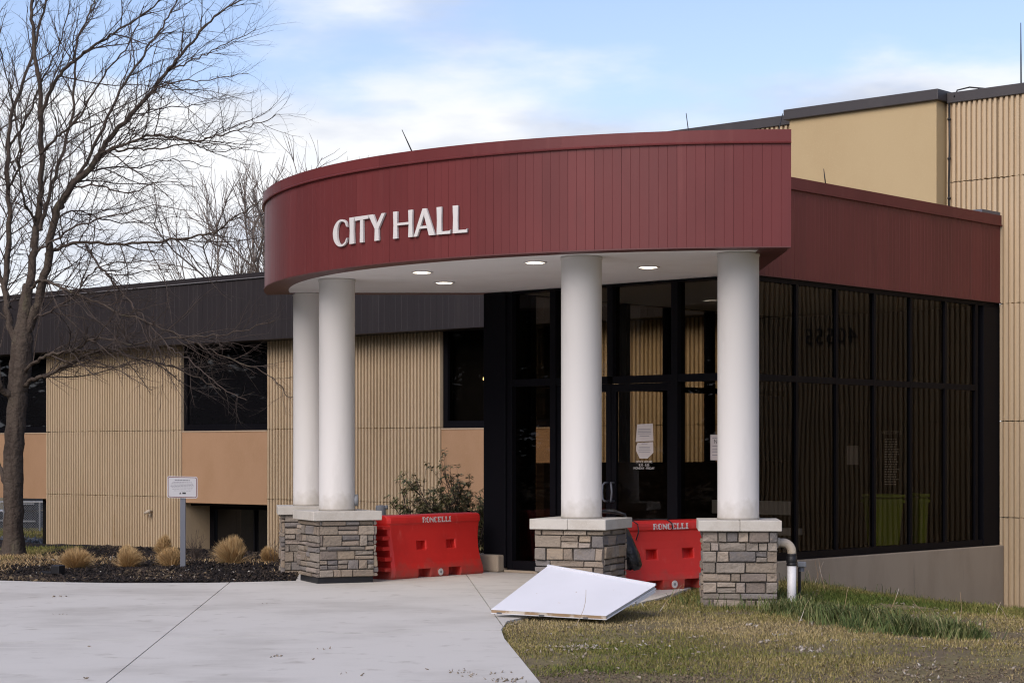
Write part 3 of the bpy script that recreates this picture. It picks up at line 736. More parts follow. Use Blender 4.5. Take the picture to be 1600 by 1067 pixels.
# interior
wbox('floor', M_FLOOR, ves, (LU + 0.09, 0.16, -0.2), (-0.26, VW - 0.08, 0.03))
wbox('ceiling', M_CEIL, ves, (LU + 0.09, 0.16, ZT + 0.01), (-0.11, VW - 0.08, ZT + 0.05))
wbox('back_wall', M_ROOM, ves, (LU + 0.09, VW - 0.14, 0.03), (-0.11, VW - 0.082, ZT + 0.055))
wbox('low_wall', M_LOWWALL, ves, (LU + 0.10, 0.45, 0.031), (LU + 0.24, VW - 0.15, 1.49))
# roof band above the curtain wall
BZ0, BZ1 = 3.872, 5.165
vs0 = 0.34; n = 22
for k in range(n):
    a = vs0 + (VW - 0.05 - vs0) * k / n; b = vs0 + (VW - 0.05 - vs0) * (k + 1) / n; w = b - a
    prof = [(a, -0.008), (a + .004, 0), (a + w / 3 - .004, 0), (a + w / 3, -.003), (a + w / 3 + .004, 0), (a + 2 * w / 3 - .004, 0), (a + 2 * w / 3, -.003), (a + 2 * w / 3 + .004, 0), (b - .004, 0), (b, -0.008)]
    vs = []; fs = []
    for x, d in prof: vs += [B(0.06 + d, x, BZ0), B(0.06 + d, x, BZ1 - 0.14)]
    for i in range(len(prof) - 1): fs.append((2 * i, 2 * i + 2, 2 * i + 3, 2 * i + 1))
    mesh_obj('fascia_panel', vs, fs, M_RED, ves)
wbox('band_end', M_RED, ves, (-0.1, VW - 0.049, BZ0), (0.058, VW - 0.003, BZ1 - 0.142), bev=0)
wbox('band_underside', M_REDDK, ves, (0.022, vs0, BZ0 - 0.012), (0.07, VW - 0.045, BZ0 - 0.001))
wbox('band_coping', M_RED, ves, (-0.1, vs0, BZ1 - 0.138), (0.082, VW - 0.045, BZ1))
wbox('coping_lip', M_RED, ves, (0.061, vs0, BZ1 - 0.158), (0.096, VW - 0.045, BZ1 - 0.14))
wbox('roof_deck', M_PALEEDGE, ves, (LU, 1.6, BZ0 + 0.1), (-0.11, VW - 0.3, BZ0 + 0.3))
wbox('flashing', M_GALV, ves, (-0.2, VW - 0.6, BZ1 + 0.002), (0.06, VW - 0.04, BZ1 + 0.05))
q = B(0.03, on_u(1290, 0.03), BZ1 - 0.01); rod(q, P(1287, 264, q.y), 'thin upright rod on the red band in front of the smooth tan bay')
q = B(4.2, VW + 0.3, PT); qx = P(1595, 128, 1)
uq = on_v(1595.5, VW + 0.3); q = B(uq, VW + 0.3, PT - .02); rod(q, P(1595, 36, q.y), 'tall thin mast on the dark parapet at the right edge', 0.012)

# ------------------------------------------------------------------ stone clad columns
def stone_face(n_len, h, seed):
    """courses of random stones covering n_len x h: list of (x0,x1,z0,z1)"""
    r_ = random.Random(seed); out = []; z = 0.0
    while z < h - 0.02:
        rh = r_.choice([0.05, 0.07, 0.095, 0.12, 0.14])
        if h - z - rh < 0.05: rh = h - z
        x = 0.0
        while x < n_len - 0.02:
            w = r_.uniform(0.15, 0.46) if rh < 0.09 else r_.choice([r_.uniform(0.09, 0.15), r_.uniform(0.2, 0.36)])
            if n_len - x - w < 0.07: w = n_len - x
            if rh > 0.1 and r_.random() < 0.3 and w > 0.12:
                m = r_.uniform(0.42, 0.58) * rh
                out += [(x, x + w, z, z + m), (x, x + w, z + m, z + rh)]
            else: out.append((x, x + w, z, z + rh))
            x += w
        z += rh
    return out
def column(px, Y, phi_deg, label, z_base, footing, seed, round_box=False):
    c = P(px, 705, Y); c.z = 0
    a = R(phi_deg); n_ = Vector((math.cos(a), math.sin(a), 0)); t_ = Vector((-math.sin(a), math.cos(a), 0))
    fr = lambda x, y, z: c + t_ * x + n_ * y + UP * z
    t = thing('column', c, label, 'column', 'white columns on stone bases holding up the canopy')
    h = 0.355; HZ = 0.785
    core = MB().box((-h, -h, z_base), (h, h, HZ - 0.002), fr).build('pier', M_MORTAR, t)
    if footing: MB().box((-h + 0.0, -h + 0.0, -0.05), (h + .02, h + .02, footing), fr).build('footing', M_RUBBER, t)
    r_ = random.Random(seed)
    zb = z_base + (footing or 0)
    for f in range(4):
        ca, sa = [(1, 0), (0, 1), (-1, 0), (0, -1)][f]
        # outward direction in (x,y) local = (sa? ) ; tangent perpendicular
        ox, oy = [(0, 1), (1, 0), (0, -1), (-1, 0)][f]
        tx, ty = -oy, ox
        th = 0.05; full = h + th
        for (x0, x1, z0, z1) in stone_face(2 * full, HZ - zb - 0.004, seed * 10 + f):
            g = r_.uniform(0.0015, 0.0045)
            xa, xb = x0 - full, x1 - full
            dp = th + r_.uniform(-0.018, 0.016)
            ext = f % 2 == 0                           # even faces own the corners
            lo, hi = (-full, full) if ext else (-h - 0.001, h + 0.001)
            if xb <= lo + 0.02 or xa >= hi - 0.02: continue
            xa, xb = max(xa, lo), min(xb, hi)
            ya, yb_ = h + 0.001, h + dp
            J = lambda s=0.006: r_.uniform(-s, s)
            ins = min(0.011, 0.22 * (z1 - z0))
            K = lambda: r_.uniform(0, 0.007)
            pts2 = [(xa + g + K(), z0 + g + K() * .6), (xb - g - K(), z0 + g + K() * .6), (xb - g - K(), z1 - g - K() * .6), (xa + g + K(), z1 - g - K() * .6)]
            pin = [(xa + g + ins * .5 + J(.004), z0 + g + ins + J()), (xb - g - ins * .5 + J(.004), z0 + g + ins + J()), (xb - g - ins * .5 + J(.004), z1 - g - ins + J()), (xa + g + ins * .5 + J(.004), z1 - g - ins + J())]
            def W(x, y, z): return fr(tx * x + ox * y, ty * x + oy * y, zb + z)
            vs = [W(x, ya, z) for x, z in pts2] + [W(x, yb_ - 0.012 + J(.003), z) for x, z in pts2] + [W(x, yb_ + J(.007), z) for x, z in pin]
            vs.append(W((xa + xb) / 2 + J(.02), yb_ + J(.008), (z0 + z1) / 2 + J(.01)))
            fs = []
            for i in range(4):
                j = (i + 1) % 4
                fs += [(i, j, 4 + j, 4 + i), (4 + i, 4 + j, 8 + j, 8 + i), (8 + i, 8 + j, 12)]
            # orientation flips with handedness; recalc not needed for shading
            mesh_obj('stone', vs, fs, M_STONE, core)
    # two cap stones
    cw = 0.45
    for s in (-1, 1):
        o = MB().box((0.0015 if s > 0 else -cw, -cw, HZ), (cw if s > 0 else -0.0015, cw, 0.90), fr).build('cap_stone', M_CAP, t); bevel(o, 0.007)
    MB().lathe(c, [(0.232, 0.901), (0.232, 0.93), (0.229, 0.935), (0.229, CZ0 - 0.04), (0.236, CZ0 - 0.035), (0.236, CZ0 - 0.002)], 48).build('shaft', M_COLUMN, t, True)
    if round_box:
        d = (P(553, 782, Y) - c); d.z = 0; d.normalize()
        b_ = MB().tube([c + d * 0.22 + UP * 1.03, c + d * 0.27 + UP * 1.03], 0.075, 16); b_.build('outlet_cover', M_GREYPIPE, t, True)
    return t
def grime(m, z0, z1, colr):
    N, L = m.node_tree.nodes, m.node_tree.links; b = N['Principled BSDF']; src = b.inputs['Base Color'].links[0].from_socket
    tcn = N.new('ShaderNodeTexCoord'); sp_ = N.new('ShaderNodeSeparateXYZ'); L.new(tcn.outputs['Object'], sp_.inputs[0])
    nz = N.new('ShaderNodeTexNoise'); nz.inputs['Scale'].default_value = 7; nz.inputs['Detail'].default_value = 6; L.new(tcn.outputs['Object'], nz.inputs['Vector'])
    ma = N.new('ShaderNodeMath'); ma.operation = 'MULTIPLY_ADD'; ma.inputs[1].default_value = -0.5; L.new(nz.outputs['Fac'], ma.inputs[0]); L.new(sp_.outputs['Z'], ma.inputs[2])
    mr = N.new('ShaderNodeMapRange'); mr.inputs['From Min'].default_value = z0 - .25; mr.inputs['From Max'].default_value = z1 - .25; mr.inputs['To Min'].default_value = 0.75; mr.inputs['To Max'].default_value = 0.0; L.new(ma.outputs[0], mr.inputs['Value'])
    mx = N.new('ShaderNodeMix'); mx.data_type = 'RGBA'; L.new(mr.outputs['Result'], mx.inputs[0]); L.new(src, mx.inputs[6]); mx.inputs[7].default_value = (*colr, 1); L.new(mx.outputs[2], b.inputs['Base Color'])
grime(M_COLUMN, 0.88, 1.12, (0.36, 0.33, 0.28))
grime(M_BARRIER, -0.05, 0.22, (0.24, 0.09, 0.065))
column(1153.5, 21.75, -94.0, 'white round column on the stone pier standing in grass beside the white pipe', -0.10, 0, 3)
column(908.5, 22.15, -112.5, 'white round column on the stone pier behind the leaning white panel', -0.03, 0, 5)
column(526.5, 25.05, -157.0, 'white round column with dark outlet cover, stone pier next to a red barrier', 0.0, 0.075, 7, True)
column(484.0, 27.3, -172.0, 'white round column partly hidden, its stone pier rising from black mulch', -0.1, 0, 9)

# ------------------------------------------------------------------ red water barriers
BLK = {'R': ["1111.", "11..1", "11..1", "1111.", "11.1.", "11..1", "11..1"], 'O': [".111.", "11..1", "11..1", "11..1", "11..1", "11..1", ".111."],
       'N': ["1...1", "11..1", "111.1", "11111", "1.111", "1..11", "1...1"], 'C': [".111.", "11..1", "11...", "11...", "11...", "11..1", ".111."],
       'E': ["11111", "11..1", "11...", "111..", "11...", "11..1", "11111"], 'L': ["111..", "11...", "11...", "11...", "11...", "11..1", "11111"],
       'I': ["111", "11.", "11.", "11.", "11.", "11.", "111"]}
def stencil(text, fr, x0, w, h, gap=0.16):
    """spray stencil capitals: merged runs with a stencil bridge in the middle"""
    mb = MB(); units = sum(len(BLK[c][0]) for c in text) + gap * 5 * (len(text) - 1); s = w / units; x = x0
    for c in text:
        g = BLK[c]; rows = len(g)
        for r_, row in enumerate(g):
            k = 0
            while k < len(row):
                if row[k] == '1':
                    k2 = k
                    while k2 < len(row) and row[k2] == '1': k2 += 1
                    zt = h * (1 - r_ / rows); zb_ = h * (1 - (r_ + 1) / rows)
                    if r_ == 3: zb_ += 0.25 * h / rows
                    mb.add([fr(x + k * s, zb_), fr(x + k2 * s - 0.001, zb_), fr(x + k2 * s - 0.001, zt - 0.0006), fr(x + k * s, zt - 0.0006)], [(0, 1, 2, 3)])
                    k = k2
                else: k += 1
        x += (len(g[0]) + gap * 5) * s
    return mb
def barrier(p0, direction, label, L=1.83, H=0.82):
    d = Vector((direction[0], direction[1], 0)).normalized(); n_ = Vector((d.y, -d.x, 0))   # n_: towards the camera side
    fr = lambda a, b, z: p0 + d * a + n_ * b + UP * z
    t = thing('water_barrier', p0 + d * (L / 2), label, 'barrier', 'red plastic barriers closing the entrance')
    # closed cross section (half widths by height) swept along the length with end shaping
    def hw(z):
        k = z / H
        if k < 0.14: return 0.235
        if k < 0.80:
            q = (k - 0.14) / 0.66; return 0.235 - 0.085 * math.sin(q * math.pi * 0.5) ** 0.8
        return 0.150
    zs = [0.0, 0.03, 0.115, 0.20, 0.30, 0.42, 0.54, 0.66, 0.70, 0.715, 0.755, 0.79, 0.812, 0.82]
    def half(z):
        if z >= 0.715: return {0.715: 0.168, 0.755: 0.168, 0.79: 0.160, 0.812: 0.135, 0.82: 0.10}[z]
        if z == 0.0: return 0.222
        return hw(z)
    # slots: cells left out of the front and back, with recessed boxes behind
    xs = sorted(set([0, 0.045, 0.53, 0.72, 1.11, 1.30, L - 0.045, L, 0.50, 0.74, 1.09, 1.33]))
    zs2 = [0.0, 0.115] + [z for z in zs if z > 0.115]
    zl = [0.0, 0.03, 0.115, 0.20, 0.30, 0.36, 0.485, 0.58, 0.66, 0.70, 0.715, 0.755, 0.79, 0.812, 0.82]
    def endin(x, z):                 # the ends curve in at mid height
        e = 0.045 * math.sin(min(1, z / 0.72) * math.pi)
        if x == 0: return e
        if x == L: return L - e
        if x == 0.045: return 0.045 + e * 0.9
        if x == L - 0.045: return L - 0.045 - e * 0.9
        return x
    mb = MB()
    def is_hole(x0, x1, z0, z1):
        if z0 >= 0.36 - 1e-6 and z1 <= 0.485 + 1e-6 and ((abs(x0 - 0.53) < 1e-6 and abs(x1 - 0.72) < 1e-6) or (abs(x0 - 1.11) < 1e-6 and abs(x1 - 1.30) < 1e-6)): return 1
        if z1 <= 0.115 + 1e-6 and ((x0 >= 0.50 - 1e-6 and x1 <= 0.74 + 1e-6) or (x0 >= 1.09 - 1e-6 and x1 <= 1.33 + 1e-6)): return 2
        return 0
    for side in (1, -1):
        def pt(x, z):
            ed = 0.03 if x in (0, L) else 0.0
            return fr(endin(x, z), side * (half(z) - ed), z)
        for i in range(len(xs) - 1):
            for j in range(len(zl) - 1):
                hk = is_hole(xs[i], xs[i + 1], zl[j], zl[j + 1])
                q = [pt(xs[i], zl[j]), pt(xs[i + 1], zl[j]), pt(xs[i + 1], zl[j + 1]), pt(xs[i], zl[j + 1])]
                if not hk: mb.add(q, [(0, 1, 2, 3)])
                else:
                    dep = -0.10 if hk == 1 else -0.16
                    b_ = [p + n_ * (side * dep) for p in q]
                    if hk == 1:
                        k_ = 0.012
                        mid = [p.lerp((q[0] + q[1] + q[2] + q[3]) / 4, 0.12) + n_ * side * -k_ for p in q]
                        mb.add(q + mid + b_, [(0, 1, 5, 4), (1, 2, 6, 5), (2, 3, 7, 6), (3, 0, 4, 7), (4, 5, 9, 8), (5, 6, 10, 9), (6, 7, 11, 10), (7, 4, 8, 11), (8, 9, 10, 11)])
                    else:
                        sides = []
                        x0h = abs(xs[i] - 0.50) < 1e-6 or abs(xs[i] - 1.09) < 1e-6; x1h = abs(xs[i + 1] - 0.74) < 1e-6 or abs(xs[i + 1] - 1.33) < 1e-6
                        if x0h: sides.append((3, 0, 4, 7))
                        if x1h: sides.append((1, 2, 6, 5))
                        if abs(zl[j + 1] - 0.115) < 1e-6: sides.append((2, 3, 7, 6))
                        mb.add(q + b_, sides + [(4, 5, 6, 7)])
    # top and ends
    for i in range(len(xs) - 1):
        a_, b_ = endin(xs[i], 0.82), endin(xs[i + 1], 0.82)
        ea = 0.03 if xs[i] == 0 else 0; eb = 0.03 if xs[i + 1] == L else 0
        mb.add([fr(a_, 0.10 - ea, H), fr(b_, 0.10 - eb, H), fr(b_, -0.10 + eb, H), fr(a_, -0.10 + ea, H)], [(0, 1, 2, 3)])
    for x in (0, L):
        for j in range(len(zl) - 1):
            wa, wb = half(zl[j]) - 0.03, half(zl[j + 1]) - 0.03
            mb.add([fr(endin(x, zl[j]), wa, zl[j]), fr(endin(x, zl[j]), -wa, zl[j]), fr(endin(x, zl[j + 1]), -wb, zl[j + 1]), fr(endin(x, zl[j + 1]), wb, zl[j + 1])], [(0, 1, 2, 3)])
    body = mb.build('body', M_BARRIER, t)
    # weld for smooth bevels
    import bmesh
    bm = bmesh.new(); bm.from_mesh(body.data); bmesh.ops.remove_doubles(bm, verts=bm.verts, dist=0.0008); bmesh.ops.recalc_face_normals(bm, faces=bm.faces); bm.to_mesh(body.data); bm.free()
    bevel(body, 0.012, 2)
    # knuckles (interlocking fins) on both ends
    for x, s in ((0, -1),):
        for z in (0.10, 0.235, 0.37, 0.505, 0.64):
            w = half(0.20) * (0.92 if z < 0.3 else 0.72)
            kb = MB().box((x + s * 0.085 if s > 0 else x - 0.085, -w, z), (x - s * 0.05 if s > 0 else x + 0.05, w, z + 0.052), fr).build('knuckle', M_BARRIER, t); bevel(kb, 0.012)
    # plug and lettering
    yb_ = half(0.03)
    pl = MB().tube([fr(L / 2, 0.21, 0.062), fr(L / 2, 0.243, 0.062)], 0.062, 20).build('plug_boss', M_BARRIER, t)
    MB().tube([fr(L / 2, 0.243, 0.062), fr(L / 2, 0.250, 0.062)], 0.046, 20).build('drain_plug', M_LETTER, t)
    MB().tube([fr(L / 2, 0.250, 0.062), fr(L / 2, 0.2525, 0.062)], 0.018, 10).build('plug_slot', M_GREYPIPE, t)
    lf = lambda x, z: fr(L / 2 - 0.27 + x, 0.1705 - max(0, (0.716 + z - 0.755)) * 0.23, 0.716 + z)
    stencil('RONCELLI', lf, 0, 0.56, 0.072).build('lettering', M_LETTER, t)
    return t
p0 = G(611, 905.5); barrier(Vector((p0.x, p0.y, 0)) - Vector((0.22 * 0.74, -0.22 * 0.66, 0)) , (0.645, 0.765), 'red water-filled barrier with RONCELLI stencil next to the left columns')
cB = P(1033, 705, 23.75); dB = Vector((0.80, 0.60, 0))
p1 = Vector((cB.x, cB.y, 0)) - dB * 0.915
barrier(p1, dB, 'red water-filled barrier with RONCELLI stencil between the two right columns')

# black bag hanging at the right-hand barrier
def bag():
    c = P(984, 850, 22.85)
    t = thing('black_bag', (c.x, c.y, 0.45), 'black plastic bag hanging at the end of the right barrier beside the stone pier', 'bag')
    prof = [(0.79, 0.02, 0.05), (0.74, 0.05, 0.06), (0.66, 0.075, 0.07), (0.56, 0.10, 0.085), (0.46, 0.125, 0.10), (0.36, 0.14, 0.10), (0.30, 0.11, 0.08), (0.285, 0.03, 0.03)]
    vs = []; fs = []; ns = 14
    for i, (z, a, b) in enumerate(prof):
        for k in range(ns):
            g = 2 * math.pi * k / ns; w = 1 + 0.10 * math.sin(3 * g + i) + 0.06 * math.sin(5 * g + 2 * i)
            vs.append(Vector((c.x + 0.02 + (0.79 - z) * 0.22 - 0.10 + a * w * math.cos(g), c.y + b * w * math.sin(g), z + 0.02 * math.sin(2 * g))))
    for i in range(len(prof) - 1):
        for k in range(ns): fs.append((i * ns + k, i * ns + (k + 1) % ns, (i + 1) * ns + (k + 1) % ns, (i + 1) * ns + k))
    fs.append(tuple(range(ns))); fs.append(tuple(reversed(range((len(prof) - 1) * ns, len(prof) * ns))))
    mesh_obj('bag_body', vs, fs, M_BAG, t, True)
    x0 = Vector((c.x - .02, c.y, 0))
    MB().tube([Vector((c.x - 0.02, c.y, 0.79)), Vector((c.x - .06, c.y - .02, 0.92)), Vector((c.x - .2, c.y + .05, 0.955)), Vector((c.x - .34, c.y + .1, 0.95))], [0.02, 0.018, 0.03, 0.02], 8).build('strap', M_BAG, t, True)
bag()
# dark cord draped over the right barrier
fB = lambda a, b, z: p1 + dB * a + Vector((dB.y, -dB.x, 0)) * b + UP * z
tag(MB().tube([fB(0.36, 0.185, 0.60), fB(0.40, 0.186, 0.70), fB(0.39, 0.180, 0.79), fB(0.36, 0.10, 0.835), fB(0.34, -0.08, 0.832), fB(0.5, -0.10, 0.83), fB(0.8, 0.0, 0.834), fB(0.90, 0.12, 0.833), fB(0.93, 0.178, 0.79), fB(0.94, 0.184, 0.72)], 0.007, 6).build('cord', M_RUBBER, None, True), 'dark cord draped over the top of the right red barrier', 'cord')

# ------------------------------------------------------------------ white panel lying tilted in front of the third column
A_, B_, Cc_, D_ = P(767, 951.5, 19.6), P(947, 961.5, 19.2), P(1025, 913.5, 19.9), P(856, 883.5, 20.68)
nP = (B_ - A_).cross(D_ - A_).normalized()
pn_ = thing('white_panel', A_ - UP * 0.08, 'white laminate panel with raw wooden edge lying tilted on the pavement edge', 'panel')
fp = lambda a, b, c: A_ * ((1 - a) * (1 - b)) + B_ * (a * (1 - b)) + Cc_ * (a * b) + D_ * ((1 - a) * b) + nP * c
def slab3(name, m_, a, b): return MB().box(a, b, fp).build(name, m_, pn_)
bevel(slab3('face_sheet', M_PANEL, (0, 0, -0.006), (1, 1, 0)), 0.002)
slab3('wood_edge', M_RAWWOOD, (0.002, 0.002, -0.036), (0.995, 0.03, -0.0065))
slab3('core', M_TRIMGREY, (0.004, 0.031, -0.030), (0.992, 0.995, -0.0065))
slab3('back_sheet', M_PANEL, (0.0, 0.0, -0.045), (1.0, 1.0, -0.0365))
for k in (0.05, 0.42, 0.80): slab3('metal_clip', M_GALV, (k, -0.004, -0.040), (k + 0.045, 0.002, -0.028))
slab3('end_strip', M_PANEL, (0.0, 0.985, 0.001), (1.0, 1.004, 0.014))
slab3('end_strip', M_PANEL, (0.985, 0.6, -0.075), (1.0, 0.98, -0.047))
for a_, b_, w_, h_ in ((0.49, 0.53, .010, .012), (0.47, 0.24, .022, .008), (0.2, 0.4, .006, .006), (0.75, 0.7, .008, .005)):
    MB().box((a_, b_, 0.0004), (a_ + w_, b_ + h_, 0.0012), fp).build('scuff_mark', M_RAWWOOD, pn_)
# timber block that props the back of the panel
bb = fp(0.45, 0.86, -0.05)
tag(MB().box((bb.x - 0.25, bb.y - 0.08, -0.03), (bb.x + 0.25, bb.y + 0.10, bb.z - 0.02)).build('timber_block', M_RAWWOOD), 'rough timber block propping up the back of the white panel', 'timber')

# ------------------------------------------------------------------ pipes
pb = P(1237, 935, 21.55); zb = ground_z(pb.x, pb.y)
pp = thing('drain_pipe', (pb.x, pb.y, zb), 'white plastic drain pipe with black coupling and stained elbow beside the right pier', 'pipe')
ze = 0.42
MB().tube([(pb.x, pb.y, zb - 0.1), (pb.x, pb.y, ze)], 0.050, 20).build('riser', M_PVC, pp, True)
MB().lathe((pb.x, pb.y, 0), [(0.052, ze - 0.02), (0.058, ze - 0.018), (0.058, ze), (0.053, ze + 0.004), (0.060, ze + 0.02), (0.060, ze + 0.08), (0.052, ze + 0.085), (0.056, ze + 0.09), (0.056, ze + 0.11), (0.045, ze + 0.112)], 24).build('coupling', M_RUBBER, pp, True)
el = [Vector((pb.x, pb.y, ze + 0.10))]
for k in range(9):
    g = R(90 * k / 8); el.append(Vector((pb.x - 0.10 + 0.10 * math.cos(g), pb.y, ze + 0.13 + 0.10 * math.sin(g))))
el.append(Vector((pb.x - 0.20, pb.y + .01, ze + 0.23)))
MB().tube(el, 0.050, 18).build('elbow', M_PVCDIRT, pp, True)
MB().tube([(pb.x - 0.13, pb.y, ze + 0.23), (pb.x - 0.17, pb.y + .005, ze + 0.23)], 0.056, 18).build('collar', M_PVCDIRT, pp, True)
MB().tube([(pb.x - 0.19, pb.y + .008, ze + 0.215), (pb.x - 0.32, pb.y + .02, ze + 0.215)], 0.050, 18).build('stub', M_PVCDIRT, pp, True)
fl = P(1252, 884, 22.0); zf = ground_z(fl.x, fl.y)
ft = thing('flood_light', (fl.x, fl.y, zf), 'small dark flood light on a stake behind the white drain pipe', 'light')
MB().tube([(fl.x - .02, fl.y, zf), (fl.x - .02, fl.y, fl.z - .02)], 0.018, 8).build('stake', M_RUBBER, ft)
o = MB().box((fl.x - 0.05, fl.y - 0.06, fl.z - 0.01), (fl.x + 0.05, fl.y + 0.05, fl.z + 0.05)).build('head', M_GREYPIPE, ft); bevel(o, 0.012)
MB().tube([(fl.x, fl.y, fl.z - 0.06), (fl.x, fl.y, fl.z - 0.005)], 0.035, 10).build('knuckle', M_GALV, ft)
gp = P(598, 800, 28.6); zg = ground_z(gp.x, gp.y)
gt = thing('vent_pipe', (gp.x, gp.y, zg), 'grey capped vent pipe between the left columns and the red barrier', 'pipe')
zt_ = EYE + (705 - 789) / F * 28.6
MB().lathe((gp.x - .03, gp.y, 0), [(0.075, zg), (0.075, zt_ - 0.03), (0.065, zt_ - 0.006), (0.04, zt_)], 20).build('pipe', M_GREYPIPE, gt, True)
MB().tube([(gp.x + .03, gp.y, zt_ - 0.03), (gp.x + 0.075, gp.y, zt_ - 0.03)], 0.03, 12).build('outlet', M_GREYPIPE, gt, True)

# ------------------------------------------------------------------ lawn sign
def text_mesh(name, s, size, fr, m_, parent, align='CENTER', sx=1.0):
    cu = bpy.data.curves.new('tmp', 'FONT'); cu.body = s; cu.size = size; cu.align_x = align; cu.resolution_u = 2
    ob = bpy.data.objects.new('tmp', cu); col.objects.link(ob)
    dg = bpy.context.evaluated_depsgraph_get(); me = ob.evaluated_get(dg).to_mesh()
    vs = [fr(v.co.x * sx, v.co.y) for v in me.vertices]; fs = [tuple(p.vertices) for p in me.polygons]
    ob.evaluated_get(dg).to_mesh_clear(); bpy.data.objects.remove(ob); bpy.data.curves.remove(cu)
    return mesh_obj(name, vs, fs, m_, parent)
sY = 28.0
sp = P(285, 761, sY); szg = ground_z(sp.x, sp.y)
sg = thing('lawn_sign', (sp.x, sp.y, szg), 'small white notice with dark red border on a galvanised post in the mulch', 'sign')
mpx = sY / F
hw_, hh_ = 23.3 * mpx, 17.0 * mpx
fs_ = lambda x, y, d=0.0: sp + Vector((x, -d + 0.10 * x, y - 0.025 * x))
def rrect(w, h, r_):
    o = []
    for cx, cy, a0 in ((w - r_, h - r_, 0), (-w + r_, h - r_, 90), (-w + r_, -h + r_, 180), (w - r_, -h + r_, 270)):
        for k in range(5): g = R(a0 + 90 * k / 4); o.append((cx + r_ * math.cos(g), cy + r_ * math.sin(g)))
    return o
MB().extrude(rrect(hw_, hh_, 0.03), fs_, 0.0, 0.006).build('plate', M_SIGN, sg)
MB().extrude(rrect(hw_ - 0.010, hh_ - 0.010, 0.024), fs_, 0.0062, 0.0072).build('border', M_REDINK, sg)
MB().extrude(rrect(hw_ - 0.019, hh_ - 0.019, 0.018), fs_, 0.0074, 0.0082).build('face', M_SIGN, sg)
mb = MB(); r_ = random.Random(5)
rows = [(0.100, 0.105, 0.016), (0.071, 0.135, 0.007), (0.052, 0.150, 0.007), (0.033, 0.160, 0.007), (0.014, 0.165, 0.007), (-0.005, 0.150, 0.007), (-0.030, 0.140, 0.005), (-0.050, 0.115, 0.005)]
for y, w, h in rows:
    x = -w
    while x < w:
        l = min(r_.uniform(0.012, 0.04), w - x)
        mb.add([fs_(x, y - h / 2, 0.0086), fs_(x + l, y - h / 2, 0.0086), fs_(x + l, y + h / 2, 0.0086), fs_(x, y + h / 2, 0.0086)], [(0, 1, 2, 3)]); x += l + 0.006
tag(mb.build('print', M_GREYINK, sg), kind='stuff')
mb = MB()
mb.add([fs_(-0.045, -0.098, .0086), fs_(-0.012, -0.098, .0086), fs_(-0.028, -0.07, .0086)], [(0, 1, 2)])
mb.add([fs_(0.0, -0.096, .0086), fs_(0.05, -0.096, .0086), fs_(0.05, -0.072, .0086), fs_(0.0, -0.072, .0086)], [(0, 1, 2, 3)])
mb.build('emblem', M_INK, sg)
m_ = MB()
m_.box((sp.x - 0.035, sp.y + 0.012, szg - 0.2), (sp.x + 0.040, sp.y + 0.02, sp.z + 0.12)); m_.box((sp.x - 0.035, sp.y + 0.021, szg - .2), (sp.x - 0.027, sp.y + 0.05, sp.z + .12)); m_.box((sp.x + 0.032, sp.y + 0.021, szg - .2), (sp.x + 0.040, sp.y + 0.05, sp.z + .12))
m_.build('post', M_GALV, sg)

# ------------------------------------------------------------------ notices on the glass, things inside
fd = lambda uc_, zc: (lambda x, y: B(uc_ + x, -0.014, zc + y))
ud = on_v(1006, -0.014); yd = B(ud, 0).y
zpx = lambda py, Y: EYE + (705 - py) / F * Y
pt_ = thing('door_notice', B(ud, -0.02, zpx(690, yd)), 'two taped white paper notices on the right door above the office hours', 'notice')
ff = lambda x, y: B(ud + x, -0.0125, zpx(690, yd) + y)
MB().extrude([(-0.135, 0.0), (0.155, 0.01), (0.145, 0.235), (-0.11, 0.225)], lambda x, y, d: B(ud + x, -0.012 - d, zpx(690, yd) + y), 0, 0.001).build('paper', M_PAPER, pt_)
MB().extrude([(-0.07, -0.215), (0.06, -0.215), (0.155, -0.14), (0.15, -0.004), (-0.10, -0.012), (-0.13, -0.06), (-0.125, -0.12)], lambda x, y, d: B(ud + x, -0.0123 - d, zpx(690, yd) + y), 0, 0.001).build('paper', M_PAPER, pt_)
mb = MB()
for y, w in [(0.16, .10), (0.14, .11), (0.12, .11), (0.10, .11), (0.07, .08), (-0.03, .05), (-0.07, .09), (-0.09, .09), (-0.115, .10), (-0.14, .09)]:
    mb.add([B(ud + 0.01 - w, -0.0140, zpx(690, yd) + y), B(ud + .01 + w, -0.0140, zpx(690, yd) + y), B(ud + .01 + w, -0.0140, zpx(690, yd) + y + .007), B(ud + .01 - w, -0.0140, zpx(690, yd) + y + .007)], [(0, 1, 2, 3)])
tag(mb.build('print', M_GREYINK, pt_), kind='stuff')
oh = thing('door_lettering', B(ud, -0.02, zpx(728, yd)), 'white office hours lettering on the glass of the right door', 'lettering')
for s, py in (('OFFICE HOURS', 723), ('8:30 - 5:00', 728), ('MONDAY - FRIDAY', 733)):
    text_mesh('text_line', s, 0.042, (lambda py_: (lambda x, y: B(ud + 0.0 + x, -0.0115, zpx(py_, yd) + y)))(py), M_LETTER, oh, sx=0.95)
un = on_v(1119, 0); yn = B(un, 0).y; zn = zpx(700, yn)
nt_ = thing('wall_notice', B(un, 0.01, zn), 'small white printed notice on the glass beside the doors, half hidden by a column', 'notice')
MB().extrude([(-0.10, -0.15), (0.12, -0.15), (0.12, 0.17), (-0.10, 0.17)], lambda x, y, d: B(un + x, 0.016 - d, zn + y), 0, 0.001).build('paper', M_PAPER, nt_)
text_mesh('text_line', 'NO', 0.07, lambda x, y: B(un + 0.01 + x, 0.0140, zn + 0.06 + y), M_INK, nt_)
mb = MB()
